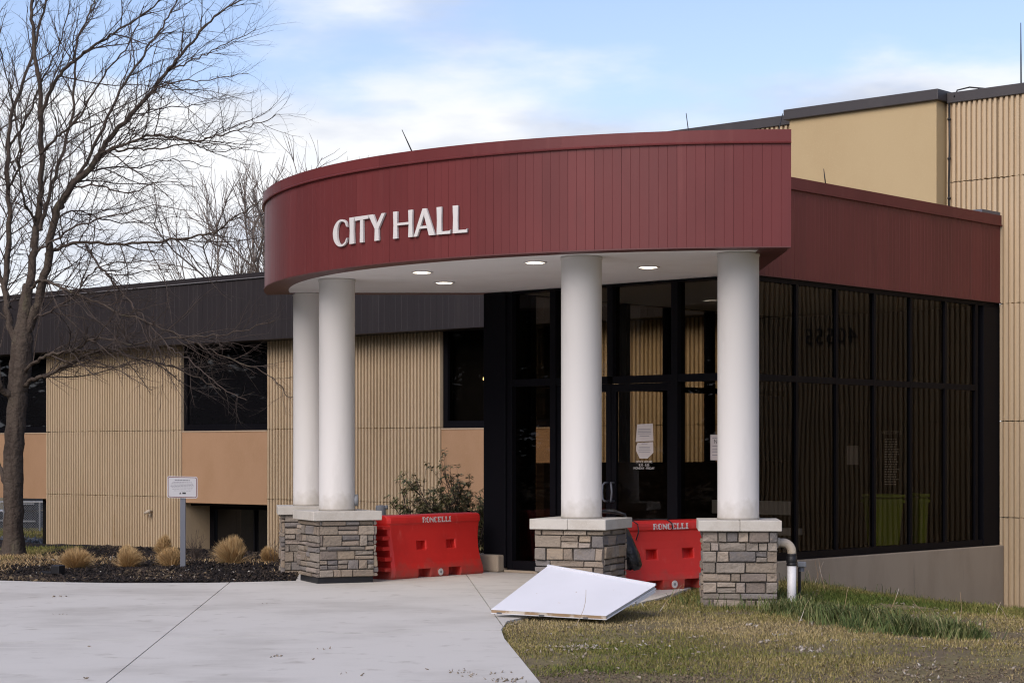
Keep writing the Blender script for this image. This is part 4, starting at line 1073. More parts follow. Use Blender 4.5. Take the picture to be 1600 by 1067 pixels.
for y in (0.12, 0.02, -0.02, -0.05, -0.09): mb.add([B(un - .07, .0140, zn + y), B(un + .08, .0140, zn + y), B(un + .08, .0140, zn + y + .008), B(un - .07, .0140, zn + y + .008)], [(0, 1, 2, 3)])
tag(mb.build('print', M_GREYINK, nt_), kind='stuff')
# directory lettering and a sheet on the inner wall
vi = VW - 0.15
uw = on_v(1393, vi); yw = B(uw, vi).y
dr_ = thing('directory_lettering', B(uw, vi, zpx(715, yw)), 'column of small pale lettering headed WELCOME on the dark inner wall', 'lettering')
text_mesh('heading', 'WELCOME', 0.075, lambda x, y: B(uw + x, vi - 0.004, zpx(678, yw) + y), M_LETTER, dr_)
mb = MB(); r_ = random.Random(3)
for k in range(19):
    z = zpx(687 + k * 3.9, yw); x = -0.12
    while x < 0.13:
        l = r_.uniform(0.02, 0.06)
        if x + l > 0.10 + 0.05 * r_.random(): break
        mb.add([B(uw + x, vi - .004, z), B(uw + x + l, vi - .004, z), B(uw + x + l, vi - .004, z + .018), B(uw + x, vi - .004, z + .018)], [(0, 1, 2, 3)]); x += l + 0.012
tag(mb.build('print', M_LETTER, dr_), kind='stuff')
us = on_v(1332, vi); zs_ = zpx(711, B(us, vi).y)
tag(MB().box((us - 0.10, vi - 0.006, zs_ - 0.15), (us + 0.11, vi - 0.001, zs_ + 0.15), B).build('paper_sheet', M_PAPER), 'blank pale paper sheet pinned to the dark inner wall', 'paper')
def cart(px, Yq, label, rot, kx=1.0):
    c = P(px, 705, Yq); c.z = 0.03
    ca, sa = math.cos(rot), math.sin(rot)
    fr = lambda x, y, z: c + Vector((x * kx * ca - y * sa, x * kx * sa + y * ca, z))
    t = thing('wheeled_bin', c, label, 'bin', 'lime green bins inside the lobby')
    vs = [fr(x, y, 0.12) for x, y in ((-.2, -.22), (.2, -.22), (.2, .2), (-.2, .2))] + [fr(x, y, 0.93) for x, y in ((-.27, -.30), (.27, -.30), (.27, .30), (-.27, .30))]
    b_ = mesh_obj('body', vs, [(3, 2, 1, 0), (4, 5, 6, 7), (0, 1, 5, 4), (1, 2, 6, 5), (2, 3, 7, 6), (3, 0, 4, 7)], M_BIN, t); bevel(b_, 0.03)
    o = MB().box((-.29, -.33, .932), (.29, .30, .985), fr).build('lid', M_BIN, t); bevel(o, 0.02)
    MB().box((-.30, -.315, .86), (.30, .315, .90), fr).build('rim', M_BIN, t)
    MB().tube([fr(-.22, .31, .93), fr(-.22, .40, .95), fr(.22, .40, .95), fr(.22, .31, .93)], 0.018, 8).build('handle', M_BIN, t, True)
    for s in (-.24, .24): MB().tube([fr(s - .03, .22, 0.12), fr(s + .03, .22, 0.12)], 0.12, 16).build('wheel', M_RUBBER, t)
cart(1380, 29.3, 'lime green wheeled bin inside the lobby, the broader of the two', 0.1, 0.86)
cart(1435, 29.75, 'slim lime green wheeled bin inside the lobby, right of the broader one', 0.1, 0.28)
# bench inside the doors
bp_ = B(-2.6, 4.2, 0.03)
bt = thing('lobby_bench', bp_, 'pale low bench seen dimly through the right door', 'bench')
for z in (0.42, 0.72): bevel(MB().box((-3.3, 4.0, z), (-1.9, 4.35 if z < .5 else 4.08, z + (0.10 if z < .5 else .2)), B).build('board', M_PALE, bt), 0.01)
for u_ in (-3.2, -2.06): MB().box((u_, 4.05, 0.03), (u_ + .06, 4.3, 0.419), B).build('leg', M_GALV, bt)

# street number on the ribbed wall right of the frame (seen mirrored in the glass)
un0 = 2.88; nz_ = 3.36
nb_ = thing('house_number', B(un0, VW - 0.05, nz_), 'black street number 40555 on the ribbed wall, mirrored in the lobby glass', 'number sign')
for k, ch in enumerate('40555'):
    text_mesh('digit', ch, 0.36, (lambda k_: (lambda x, y: B(un0 + (k_ - 2) * 0.205 + x, VW - 0.06, nz_ + y)))(k), M_INK, nb_)

# ------------------------------------------------------------------ bare trees
class Tubes:
    """many thin tubes collected in numpy friendly lists"""
    def __init__(self): self.v = []; self.q = []; self.n = 0
    def add(self, pts, rad, ns):
        prev = None
        base = self.n
        for i, p in enumerate(pts):
            t = pts[min(i + 1, len(pts) - 1)] - pts[max(i - 1, 0)]
            if t.length < 1e-9: t = Vector((0, 0, 1))
            t = t.normalized()
            a = t.cross(UP) if prev is None else prev - t * prev.dot(t)
            if a.length < 0.05: a = t.orthogonal()
            a.normalize(); prev = a; b = t.cross(a)
            for k in range(ns):
                g = 2 * math.pi * k / ns
                q = p + (a * math.cos(g) + b * math.sin(g)) * rad[i]
                self.v.append((q.x, q.y, q.z))
        for i in range(len(pts) - 1):
            for k in range(ns):
                k2 = (k + 1) % ns
                self.q.append((base + i * ns + k, base + i * ns + k2, base + (i + 1) * ns + k2, base + (i + 1) * ns + k))
        self.n = len(self.v)
    def build(self, name, m, parent, smooth=True): return np_obj(name, self.v, self.q, None, m, parent, smooth=smooth)
def catmull(pts, per=5):
    out = []
    for i in range(len(pts) - 1):
        p0 = pts[max(i - 1, 0)]; p1 = pts[i]; p2 = pts[i + 1]; p3 = pts[min(i + 2, len(pts) - 1)]
        for k in range(per):
            t = k / per
            out.append(0.5 * ((2 * p1) + (p2 - p0) * t + (2 * p0 - 5 * p1 + 4 * p2 - p3) * t * t + (3 * p1 - p0 - 3 * p2 + p3) * t ** 3))
    out.append(pts[-1]); return out
def rnd_dir(r_): 
    v = Vector((r_.gauss(0, 1), r_.gauss(0, 1), r_.gauss(0, 1))); return v.normalized()
def walk(r_, p, d, length, n, gnarl, lift):
    pts = [p.copy()]; s = length / n; d = d.normalized()
    for i in range(n):
        d = (d + rnd_dir(r_) * gnarl + UP * lift).normalized()
        p = p + d * s; pts.append(p.copy())
    return pts
TY = 31.2
tree = thing('bare_tree', P(20, 869, TY), 'large bare grey-brown tree with spreading limbs at the left edge', 'tree')
wob_r = random.Random(21)
LIMBS = [  # pixel polylines with a depth offset (metres) at the start and the end, and radii in pixels
    ([(20, 872), (21, 800), (20, 720), (26, 640), (30, 590), (36, 530), (40, 480), (43, 445)], 0, 0, 29, 15, 'trunk'),
    ([(36, 530), (60, 475), (72, 420), (86, 336), (112, 293), (147, 254), (172, 215), (220, 164), (259, 116), (293, 73), (336, 26), (392, -8)], 0, -1.2, 15, 1.6, 'limb'),
    ([(41, 470), (52, 400), (58, 350), (64, 297), (64, 172), (52, 56), (49, -10), (40, -90)], 0, 0.6, 13, 3.0, 'limb'),
    ([(30, 560), (14, 500), (8, 448), (15, 366), (11, 280), (17, 185), (35, 130), (60, 50), (80, -40)], 0, 1.6, 12, 2.5, 'limb'),
    ([(14, 480), (-6, 400), (-12, 300), (-4, 200), (-14, 90), (-10, -20)], 0.3, 2.2, 8, 2.5, 'limb'),
    ([(72, 398), (100, 384), (134, 379), (207, 381), (276, 373), (336, 362), (360, 344), (388, 327), (414, 309)], 0, -2.6, 5.5, 1.2, 'limb'),
    ([(30, 606), (55, 592), (80, 583), (117, 563), (170, 547), (214, 560), (260, 570), (310, 590), (345, 610)], 0, -2.2, 6.5, 1.2, 'limb'),
    ([(30, 585), (52, 568), (78, 555), (117, 546), (149, 529), (207, 538), (240, 531), (300, 526), (365, 520), (430, 500)], 0, -3.0, 5.5, 1.0, 'limb'),
    ([(46, 452), (68, 438), (102, 451), (131, 463), (170, 480), (195, 494), (224, 499), (290, 530), (350, 556), (420, 585), (450, 620)], 0, -3.2, 4.5, 1.0, 'limb'),
    ([(134, 382), (156, 416), (180, 443), (202, 472), (226, 497), (262, 540), (300, 565), (340, 600), (385, 625)], -0.8, -3.0, 3.2, 0.9, 'limb'),
    ([(62, 190), (85, 130), (116, 95), (150, 70), (185, 47), (241, 9), (270, -20)], 0, -0.8, 6, 1.6, 'limb'),
    ([(64, 360), (78, 300), (103, 224), (116, 151), (118, 73), (140, 20), (155, -20)], 0, 1.2, 6, 1.8, 'limb'),
    ([(95, 325), (108, 297), (142, 241), (181, 155), (224, 86), (259, 34), (282, -10)], -0.2, 1.0, 6.5, 1.8, 'limb'),
    ([(140, 262), (159, 240), (200, 234), (241, 233), (302, 226), (332, 237), (388, 231)], -0.4, -1.8, 4, 0.9, 'limb'),
    ([(150, 252), (175, 232), (240, 212), (300, 220), (345, 211), (390, 198), (437, 179)], -0.4, -2.6, 4.4, 0.9, 'limb'),
    ([(205, 180), (232, 150), (267, 129), (327, 125), (388, 116)], -0.6, -2.0, 3.4, 0.8, 'limb'),
    ([(262, 112), (302, 95), (345, 73), (400, 46)], -0.8, -2.2, 2.6, 0.8, 'limb'),
    ([(84, 345), (120, 330), (170, 345), (230, 348), (280, 338)], 0.2, 2.0, 3, 0.8, 'limb'),
    ([(130, 270), (170, 262), (220, 262), (270, 250), (330, 262)], 0.2, 1.5, 3.2, 0.8, 'limb'),
    ([(110, 295), (150, 290), (200, 300), (250, 285), (300, 290)], -0.3, -2.2, 3, 0.8, 'limb'),
    ([(172, 215), (200, 190), (240, 172), (300, 165), (350, 158)], 0, 1.6, 3, 0.8, 'limb'),
    ([(63, 240), (88, 215), (120, 190), (160, 120), (200, 70), (225, 10)], 0, -1.6, 4.5, 1.2, 'limb'),
    ([(16, 230), (40, 190), (70, 120), (96, 60), (110, -10)], 1.0, 0, 4, 1.2, 'limb'),
    ([(10, 300), (30, 262), (28, 200), (12, 120), (-4, 60)], 0.8, -0.8, 4, 1.2, 'limb'),
    ([(58, 350), (40, 320), (28, 260), (34, 200), (30, 150)], 0.2, -1.2, 4, 1.2, 'limb'),
    ([(60, 392), (90, 372), (130, 350), (190, 335), (240, 322), (300, 330)], -0.2, -3, 3.4, 0.8, 'limb'),
    ([(44, 500), (80, 485), (120, 460), (150, 420), (200, 410), (260, 405)], 0, -2.4, 3.4, 0.8, 'limb'),
    ([(14, 770), (2, 735), (-12, 690)], 0, 0.5, 9, 4, 'limb'),
    ([(22, 620), (6, 610), (-10, 590), (-40, 560)], 0, -0.5, 12, 6, 'limb'),
]
twigs = Tubes()
mpx = TY / F
def grow(r_, pts, rads, level, outward):
    """spawn side shoots along a branch"""
    L_ = sum((pts[i + 1] - pts[i]).length for i in range(len(pts) - 1))
    step = {1: 0.185, 2: 0.115, 3: 0.10}[level]
    n = max(1, int(L_ / step))
    for k in range(n):
        s = (k + r_.random()) / n
        if level == 1 and s < 0.10: continue
        f = s * (len(pts) - 1); i = min(int(f), len(pts) - 2); fr_ = f - i
        p = pts[i].lerp(pts[i + 1], fr_); d = (pts[i + 1] - pts[i]).normalized(); rr = rads[i] * (1 - fr_) + rads[i + 1] * fr_
        side = d.cross(rnd_dir(r_)); 
        if side.length < 0.1: continue
        side.normalize()
        ang = r_.uniform(0.45, 1.05)
        nd = (d * math.cos(ang) + side * math.sin(ang) + outward * 0.22).normalized()
        if level == 1:
            l = r_.uniform(0.5, 2.1) * (1.2 - 0.85 * s); nn = 7; gn = 0.20; lf = 0.03; r0 = min(rr * 0.62, 0.011)
        elif level == 2:
            l = r_.uniform(0.18, 0.62) * (1.1 - 0.5 * s); nn = 4; gn = 0.26; lf = 0.02; r0 = min(rr * 0.75, 0.0062)
        else:
            l = r_.uniform(0.05, 0.20); nn = 2; gn = 0.25; lf = 0.03; r0 = min(rr * 0.85, 0.0042)
        q = walk(r_, p, nd, l, nn, gn, lf)
        ra = [r0 * (1 - 0.68 * j / nn) for j in range(nn + 1)]
        if level == 3 and r_.random() < 0.45: continue
        twigs.add(q, ra, 4 if level == 1 else 3)
        if level < 3: grow(r_, q, ra, level + 1, outward)
gr = random.Random(4)
for pl, d0, d1, r0, r1, nm in LIMBS:
    n = len(pl)
    pts = [P(x, y, TY + d0 + (d1 - d0) * i / (n - 1)) for i, (x, y) in enumerate(pl)]
    per = 6
    sm = catmull(pts, per)
    jit = 0.012 if nm == 'trunk' else 0.022
    sm = [p + rnd_dir(wob_r) * (jit if 0 < i < len(sm) - 1 else 0) for i, p in enumerate(sm)]
    m = len(sm)
    if nm == 'trunk':
        rads = []
        for i, p in enumerate(sm):
            k = i / (m - 1); rr = 15.0 if k > 0.10 else 15.0 + ((0.10 - k) / 0.10) ** 1.6 * 9
            rr += 2.5 * max(0, 1 - abs(k - 0.62) / 0.14) - 32 * max(0, k - 0.72)
            rads.append(rr * mpx)
        mb = MB(); ns = 20
        mb.tube(sm, rads, ns)
        for i, v in enumerate(mb.v):
            c = sm[i // ns]; o_ = v - c; g = math.atan2(o_.y, o_.x)
            v += o_ * (0.05 * math.sin(5 * g + (i // ns) * 0.08) + 0.035 * math.sin(9 * g - (i // ns) * 0.05) + wob_r.uniform(-0.012, 0.012))
        mb.build('trunk', M_BARK, tree, True)
    else:
        rads = [(r0 + (r1 - r0) * (i / (m - 1)) ** 0.75) * mpx * 0.57 for i in range(m)]
        tb = Tubes(); tb.add(sm, rads, 9 if r0 > 4 else 7); tb.build('limb', M_BARK if r0 > 3.9 else M_TWIG, tree)
        dirn = (pts[-1] - pts[0]).normalized()
        if pl[-1][1] > 600 and r0 > 6 and pl[-1][0] < 0: continue
        grow(gr, sm, rads, 1, dirn * 0.9 + Vector((0.15, 0, 0)))
tag(twigs.build('twigs', M_TWIG, tree), kind='stuff')

def simple_tree(name, base, height, spread, seed, label, m_, levels=3, lean=0.0, cat='tree'):
    r_ = random.Random(seed); t = thing(name, base, label, cat, None)
    tk = Tubes(); tw = Tubes()
    trunk = walk(r_, base - UP * 0.2, UP + Vector((lean, 0, 0)), height * 0.42, 6, 0.05, 0.02)
    r0 = height * 0.010
    tk.add(trunk, [r0 * (1.15 - 0.4 * i / 6) for i in range(7)], 8)
    def br(p, d, l, r, lev):
        nn = 5 if lev > 1 else 3
        q = walk(r_, p, d, l, nn, 0.13 if lev > 2 else 0.2, 0.05)
        (tk if lev >= 3 else tw).add(q, [r * (1 - 0.5 * i / nn) for i in range(nn + 1)], 6 if lev >= 3 else (4 if lev > 1 else 3))
        if lev == 0: return
        for k in range({4: 7, 3: 9, 2: 8, 1: 6}.get(lev, 6)):
            s = r_.uniform(0.25, 1.0); f = s * nn; i = min(int(f), nn - 1)
            pp_ = q[i].lerp(q[i + 1], f - i); dd = (q[i + 1] - q[i]).normalized()
            sd = dd.cross(rnd_dir(r_)); sd.normalize(); a = r_.uniform(0.35, 0.8)
            br(pp_, dd * math.cos(a) + sd * math.sin(a) + UP * 0.15, l * r_.uniform(0.42, 0.66), r * 0.52, lev - 1)
    for k in range(7):
        g = 2 * math.pi * k / 7 + r_.random(); i = r_.choice([3, 4, 5, 6])
        br(trunk[i], Vector((math.cos(g) * spread, math.sin(g) * spread, 1.0)), height * r_.uniform(0.32, 0.42), r0 * 0.55, levels)
    tk.build('trunk', m_, t); tag(tw.build('crown', m_, t), kind='stuff')
    return t
simple_tree('bare_tree', Vector((P(455, 705, 62).x, 62, -0.8)), 12.4, 0.62, 12, 'distant bare tree rising behind the curved red canopy', M_FARTWIG)
simple_tree('bare_tree', Vector((P(385, 705, 56).x, 56, -0.8)), 6.4, 0.42, 31, 'distant bare tree over the dark wing roof just left of the canopy', M_FARTWIG)

# dark conifers standing left of the view; the windows mirror them
def conifer(x, y, h, seed, label):
    r_ = np.random.default_rng(seed)
    t = thing('conifer_tree', (x, y, -0.3), label, 'tree', 'dark conifers beyond the left edge')
    MB().tube([(x, y, -0.3), (x, y, h * 0.95)], [h * 0.018, 0.02], 8).build('trunk', M_BARK, t)
    n = 9000
    k = r_.random(n) ** 0.75; z = 0.3 + k * (h - 0.3); rad = (h * 0.30) * (1 - k) ** 0.7 * (0.75 + 0.25 * np.sin(k * 60)); g = r_.random(n) * 2 * np.pi
    rr = rad * np.sqrt(r_.random(n)) ** 0.6
    c = np.stack([x + rr * np.cos(g), y + rr * np.sin(g), z - 0.3 * rr], 1)
    s = 0.42; out = np.stack([np.cos(g), np.sin(g), -0.5 + 0.5 * r_.random(n)], 1); sd = np.stack([-np.sin(g), np.cos(g), r_.normal(0, .4, n)], 1)
    v = np.empty((n, 3, 3)); v[:, 0] = c - sd * s * .35; v[:, 1] = c + sd * s * .35; v[:, 2] = c + out * s * 1.5
    tag(np_obj('crown', v.reshape(-1, 3), None, np.arange(n * 3).reshape(n, 3), M_NEEDLE, t, tint=np.repeat(r_.random(n), 3)), kind='stuff')
CON = [(-31 - 1.5 * (k % 2), 4 + 4.3 * k, 15 + 2.5 * ((k * 7) % 3)) for k in range(13)] + [(-39, 2 + 6.2 * k, 18 + ((k * 5) % 3)) for k in range(10)]
ORD = 'nearest,second,third,fourth,fifth,sixth,seventh,eighth,ninth,tenth,eleventh,twelfth,thirteenth'.split(',')
for i, (x, y, h) in enumerate(CON):
    conifer(x, y, h, 40 + i, 'tall dark conifer mirrored in the wing windows, %s of the %s row' % (ORD[i % 13] if i < 13 else ORD[i - 13], 'front' if i < 13 else 'back'))

# ------------------------------------------------------------------ blades and other ground cover
def in_poly(x, y, poly):
    ins = np.zeros(len(x), bool); n = len(poly)
    for i in range(n):
        x0, y0 = poly[i]; x1, y1 = poly[(i + 1) % n]
        c = ((y0 > y) != (y1 > y)) & (x < (x1 - x0) * (y - y0) / (y1 - y0 + 1e-12) + x0)
        ins ^= c
    return ins
def gz(x, y):
    v = (x - C0.x) * V.x + (y - C0.y) * V.y
    v0 = 0.9 - 0.66 * np.clip((x - C0.x) * U.x + (y - C0.y) * U.y, 0, 6)
    d = -0.82 * np.clip((v - v0) / (7.0 - v0), 0, 1)
    return d - 0.03 + 0.012 * np.sin(x * 2.3 + 1.1 * np.sin(y * 1.7)) + 0.010 * np.sin(y * 3.1 + x * 1.3)
def fbm(x, y, s, seed):
    r_ = np.random.default_rng(seed); t = np.zeros_like(x); a = 1.0; tot = 0
    for o in range(4):
        for k in range(3):
            th = r_.random() * 6.28; ph = r_.random() * 6.28; f = s * (2 ** o) * r_.uniform(.7, 1.3)
            t += a * np.sin((x * np.cos(th) + y * np.sin(th)) * f + ph)
        tot += 3 * a; a *= 0.55
    return t / tot * 1.6
def blades(name, x, y, z, h, w, lean, tint, m_, parent=None, az=None, seed=1):
    r_ = np.random.default_rng(seed); n = len(x)
    g = r_.random(n) * 2 * np.pi; la = r_.random(n) * 2 * np.pi if az is None else az
    wx, wy = np.cos(g) * w * .5, np.sin(g) * w * .5
    lx, ly = np.cos(la) * lean * h, np.sin(la) * lean * h
    v = np.empty((n, 5, 3))
    v[:, 0] = np.stack([x - wx, y - wy, z], 1); v[:, 1] = np.stack([x + wx, y + wy, z], 1)
    mx, my, mz = x + lx * .35, y + ly * .35, z + h * .62
    v[:, 2] = np.stack([mx + wx * .7, my + wy * .7, mz], 1); v[:, 3] = np.stack([mx - wx * .7, my - wy * .7, mz], 1)
    v[:, 4] = np.stack([x + lx, y + ly, z + h * np.clip(1.05 - 0.55 * lean, 0.15, 1)], 1)
    i = np.arange(n)[:, None] * 5
    q = i + np.array([0, 1, 2, 3]); t = i + np.array([3, 2, 4])
    return np_obj(name, v.reshape(-1, 3), q, t, m_, parent, tint=np.repeat(tint, 5))
pav_np = [tuple(p) for p in pav]
def scatter(n, x0, x1, y0, y1, seed):
    r_ = np.random.default_rng(seed); x = r_.uniform(x0, x1, n); y = r_.uniform(y0, y1, n); return x, y, r_
def vis(x, y, m=0.02): return np.abs(x / y) < 0.2602 + m

# right-hand lawn
x, y, r_ = scatter(900000, -0.6, 9.0, 13.2, 31, 1)
uu = (x - C0.x) * U.x + (y - C0.y) * U.y; vv = (x - C0.x) * V.x + (y - C0.y) * V.y
ok = vis(x, y) & ~in_poly(x, y, pav_np) & (uu > -3.5) & ~((uu < 0.14) & (vv > -0.05)) & (vv < VW - 0.02)
cover = 0.60 + 0.95 * fbm(x, y, 1.3, 3) + 0.60 * fbm(x, y, 4.5, 8)
cover -= np.clip((15.1 + 0.9 * fbm(x, y, 1.1, 5) - y) / 1.1, 0, 1.4) * 0.95        # bare earth towards the front
cover = np.clip(cover, 0.03, 1)
ok &= r_.random(len(x)) < cover * np.clip(0.80 - 0.006 * (y - 14), 0.2, 1)
x, y, uu, vv, cover = x[ok], y[ok], uu[ok], vv[ok], cover[ok]
green = fbm(x, y, 0.9, 21) * 0.42 + np.clip((0.5 - np.abs(uu - 1.2)) * 0.0, 0, 1)
lush = np.clip((y - 20.2) / 2.2, 0, 1) * np.clip((x - 1.6) / 1.2, 0, 1)
tint = np.clip(0.60 - 1.2 * green - 0.32 * lush + r_.normal(0, 0.17, len(x)), 0, 1)
h = np.clip(r_.gamma(5, 0.0070, len(x)) * (0.72 + 1.0 * lush), 0.010, 0.15)
tag(blades('lawn_grass', x, y, gz(x, y) - 0.004, h, 0.0055 + 0.003 * r_.random(len(x)), np.abs(r_.normal(0.85, 0.40, len(x))), tint, M_TURF, seed=2), 'patchy green and straw lawn on the right of the pavement', 'grass', kind='stuff')
print('lawn', len(x))
# crumbs of soil in the worn foreground
x, y, r_ = scatter(60000, -0.4, 5.2, 13.2, 19.5, 44)
ok = vis(x, y) & ~in_poly(x, y, pav_np) & (r_.random(len(x)) < np.clip((15.6 + fbm(x, y, 1.2, 5) - y) * 0.5, 0.03, 0.5)); x, y = x[ok], y[ok]
SOILC = (x, y, r_)
# long dark green tussocks along the old kerb line
pathp = [G(px, py, -0.03) for px, py in ((1195, 937), (1225, 953), (1262, 966), (1300, 972), (1345, 980), (1390, 985), (1430, 992), (1470, 996), (1505, 1000))]
X = []; Y_ = []; Hh = []; T = []; AZ = []; LN = []
r_ = np.random.default_rng(5)
for k in range(125):
    f = r_.random() * (len(pathp) - 1); i = int(f); c = pathp[i].lerp(pathp[min(i + 1, len(pathp) - 1)], f - i)
    cx, cy = c.x + r_.normal(0, 0.12), c.y + 0.15 + r_.normal(0, 0.22); n = int(r_.uniform(12, 60)); hh = r_.choice([0.08, 0.12, 0.17, 0.22, 0.27])
    X.append(cx + r_.normal(0, 0.08, n)); Y_.append(cy + r_.normal(0, 0.08, n)); Hh.append(hh * r_.uniform(.6, 1.15, n)); T.append(np.clip(r_.normal(0.45 + 0.16 * r_.normal(), 0.24, n), 0, 1)); AZ.append(r_.normal(r_.random() * 6.28, 0.9, n)); LN.append(np.abs(r_.normal(0.8, 0.25, n)))
X, Y_, Hh, T, AZ, LN = map(np.concatenate, (X, Y_, Hh, T, AZ, LN))
tag(blades('long_grass', X, Y_, gz(X, Y_), Hh, 0.008 + 0.003 * r_.random(len(X)), LN, T, M_LONG, az=AZ, seed=3), 'long dark green unmown grass running in a band right of the white pipe', 'grass', kind='stuff')
# tall weeds by the foundation and piers
X, Y_, r_ = scatter(60000, 1.0, 9, 20.5, 31, 6)
uu = (X - C0.x) * U.x + (Y_ - C0.y) * U.y; vv = (X - C0.x) * V.x + (Y_ - C0.y) * V.y
c4 = P(1153.5, 705, 21.75)
near = ((uu > 0.14) & (uu < 0.55) & (vv > -0.6) & (vv < VW)) | ((((X - c4.x) ** 2 + (Y_ - c4.y) ** 2) < 0.62) & ~((X > c4.x + 0.42) & (Y_ < 21.6)))
ok = near & vis(X, Y_) & ~in_poly(X, Y_, pav_np) & (r_.random(len(X)) < 0.55)
X, Y_ = X[ok], Y_[ok]
tag(blades('edge_grass', X, Y_, gz(X, Y_), np.clip(r_.gamma(4, 0.024, len(X)), 0.04, 0.28), 0.006 + 0.003 * r_.random(len(X)), np.abs(r_.normal(0.55, .3, len(X))), np.clip(r_.normal(0.38, 0.24, len(X)), 0, 1), M_LONG, seed=4), 'uncut grass growing against the concrete foundation and right pier', 'grass', kind='stuff')
# dry stalks
ws = MB(); r2 = random.Random(8)
for px, py in ((1290, 930), (1268, 915), (1272, 918), (1278, 914), (1390, 960), (1450, 965), (1500, 975), (1555, 968), (1575, 966), (1310, 975), (1245, 985), (1030, 960), (900, 985), (1006, 952), (1385, 978)):
    g_ = G(px, py, -0.05); g_.z = ground_z(g_.x, g_.y)
    q = walk(r2, g_, UP + Vector((r2.uniform(-.6, .6), 0, 0)), r2.uniform(0.2, 0.42), 6, 0.16, -0.05); ws.tube(q, [0.0035 - 0.0003 * i for i in range(7)], 4)
tag(ws.build('dry_stalks', M_RAWWOOD), 'thin dry weed stalks standing in the right lawn', 'weeds', kind='stuff')
# left lawn
x, y, r_ = scatter(160000, -11.5, -5.5, 24.5, 34.0, 9)
bedx = lambda yy: -7.9 + 0.10 * (yy - 26)
vv = (x - C0.x) * V.x + (y - C0.y) * V.y
ok = vis(x, y, 0.03) & ~in_poly(x, y, pav_np) & (x < bedx(y) + 0.35 * fbm(x, y, 2.2, 4)) & (vv < 5) & (r_.random(len(x)) < 0.55 * np.clip(0.75 + 0.6 * fbm(x, y, 1.6, 6), 0.1, 1))
x, y = x[ok], y[ok]
tint = np.clip(0.40 - 0.4 * fbm(x, y, 1.2, 9) + 0.5 * np.clip((27.3 - y) / 1.5, 0, 1) + r_.normal(0, 0.15, len(x)), 0, 1)
tag(blades('lawn_grass', x, y, gz(x, y) - .004, np.clip(r_.gamma(5, 0.009, len(x)), .012, .1), 0.008 + 0.003 * r_.random(len(x)), np.abs(r_.normal(.5, .3, len(x))), tint, M_TURF, seed=5), 'patch of green and dry lawn around the foot of the bare tree', 'grass', kind='stuff')

# mulch bed
def pt_in(x_, y_, poly): return bool(in_poly(np.array([x_]), np.array([y_]), poly)[0])
bx0, bx1, by0, by1 = -8.6, 0.4, 24.6, 41.0
nx, ny = 46, 80
vs = []; fs = []
for j in range(ny + 1):
    yy = by0 + (by1 - by0) * j / ny
    xl = bedx(yy) if yy < 32 else bedx(32) - (yy - 32) * 0.75
    for i in range(nx + 1):
        xx = xl + (bx1 - xl) * i / nx
        vs.append((xx, yy, ground_z(xx, yy) + (0.014 if not pt_in(xx, yy, pav) else -0.05) + 0.018 * math.sin(xx * 5.1 + 2 * math.sin(yy * 3)) * math.sin(yy * 4.3)))
for j in range(ny):
    for i in range(nx):
        a = j * (nx + 1) + i; c = vs[a]
        u_, v_ = uv(c)
        corners = [vs[k_] for k_ in (a, a + 1, a + nx + 2, a + nx + 1)]
        if any(pt_in(c_[0], c_[1], pav) for c_ in corners) and all(pt_in(c_[0], c_[1], pav) for c_ in corners): continue
        if v_ < VW + 0.6 and v_ > -5.8 and not (u_ > UPL - 0.3 and v_ > -0.6): fs.append((a, a + 1, a + nx + 2, a + nx + 1))
tag(mesh_obj('mulch_bed', vs, fs, M_MULCH, smooth=True), kind='structure')
def chips(name, x, y, z, size, m_, tint, seed, flat=0.5):
    r_ = np.random.default_rng(seed); n = len(x)
    a = r_.normal(0, 1, (n, 3)); a[:, 2] *= flat; a /= np.linalg.norm(a, axis=1)[:, None]
    b = np.cross(a, r_.normal(0, 1, (n, 3))); b /= np.linalg.norm(b, axis=1)[:, None]; cdir = np.cross(a, b)
    L1 = size * r_.uniform(.6, 1.6, n); L2 = L1 * r_.uniform(.25, .6, n); L3 = L1 * 0.16
    c = np.stack([x, y, z], 1); v = np.empty((n, 6, 3))
    v[:, 0] = c - a * L1[:, None]; v[:, 1] = c + b * L2[:, None]; v[:, 2] = c + a * L1[:, None]; v[:, 3] = c - b * L2[:, None]
    v[:, 4] = c + cdir * L3[:, None]; v[:, 5] = c - cdir * L3[:, None]
    i = np.arange(n)[:, None] * 6
    t = np.concatenate([i + np.array(k) for k in ((0, 1, 4), (1, 2, 4), (2, 3, 4), (3, 0, 4), (1, 0, 5), (2, 1, 5), (3, 2, 5), (0, 3, 5))])
    return np_obj(name, v.reshape(-1, 3), None, t, m_, tint=np.repeat(tint, 6))
x, y, r_ = scatter(60000, -8.8, 0.2, 24.8, 38, 12)
vv = (x - C0.x) * V.x + (y - C0.y) * V.y
uu = (x - C0.x) * U.x + (y - C0.y) * U.y
ok = ~in_poly(x, y, pav_np) & (x > bedx(y) - 0.15) & (vv < VW - 0.1) & ~((uu > UPL - .3) & (vv > -.6)); x, y = x[ok][:36000], y[ok][:36000]
straw = np.clip(fbm(x, y, 1.5, 17) * 0.5, 0, .5)
tag(chips('mulch_chips', x, y, gz(x, y) + 0.028 + 0.012 * r_.random(len(x)), 0.028, M_CHIP, np.clip(r_.normal(0.30, 0.22, len(x)) + straw, 0, 1), 13), 'loose black and brown bark chips covering the planting bed', 'mulch', kind='stuff')
x, y, r_ = scatter(900, -8.4, -2.9, 25.0, 31, 14)
ok = ~in_poly(x, y, pav_np) & (r_.random(len(x)) < 0.16); x, y = x[ok], y[ok]
tag(chips('pale_stones', x, y, gz(x, y) + 0.045, 0.018, M_DEBRIS, r_.uniform(.5, 1, len(x)), 15, 1.0), 'small pale stones scattered over the black mulch', 'stones', kind='stuff')
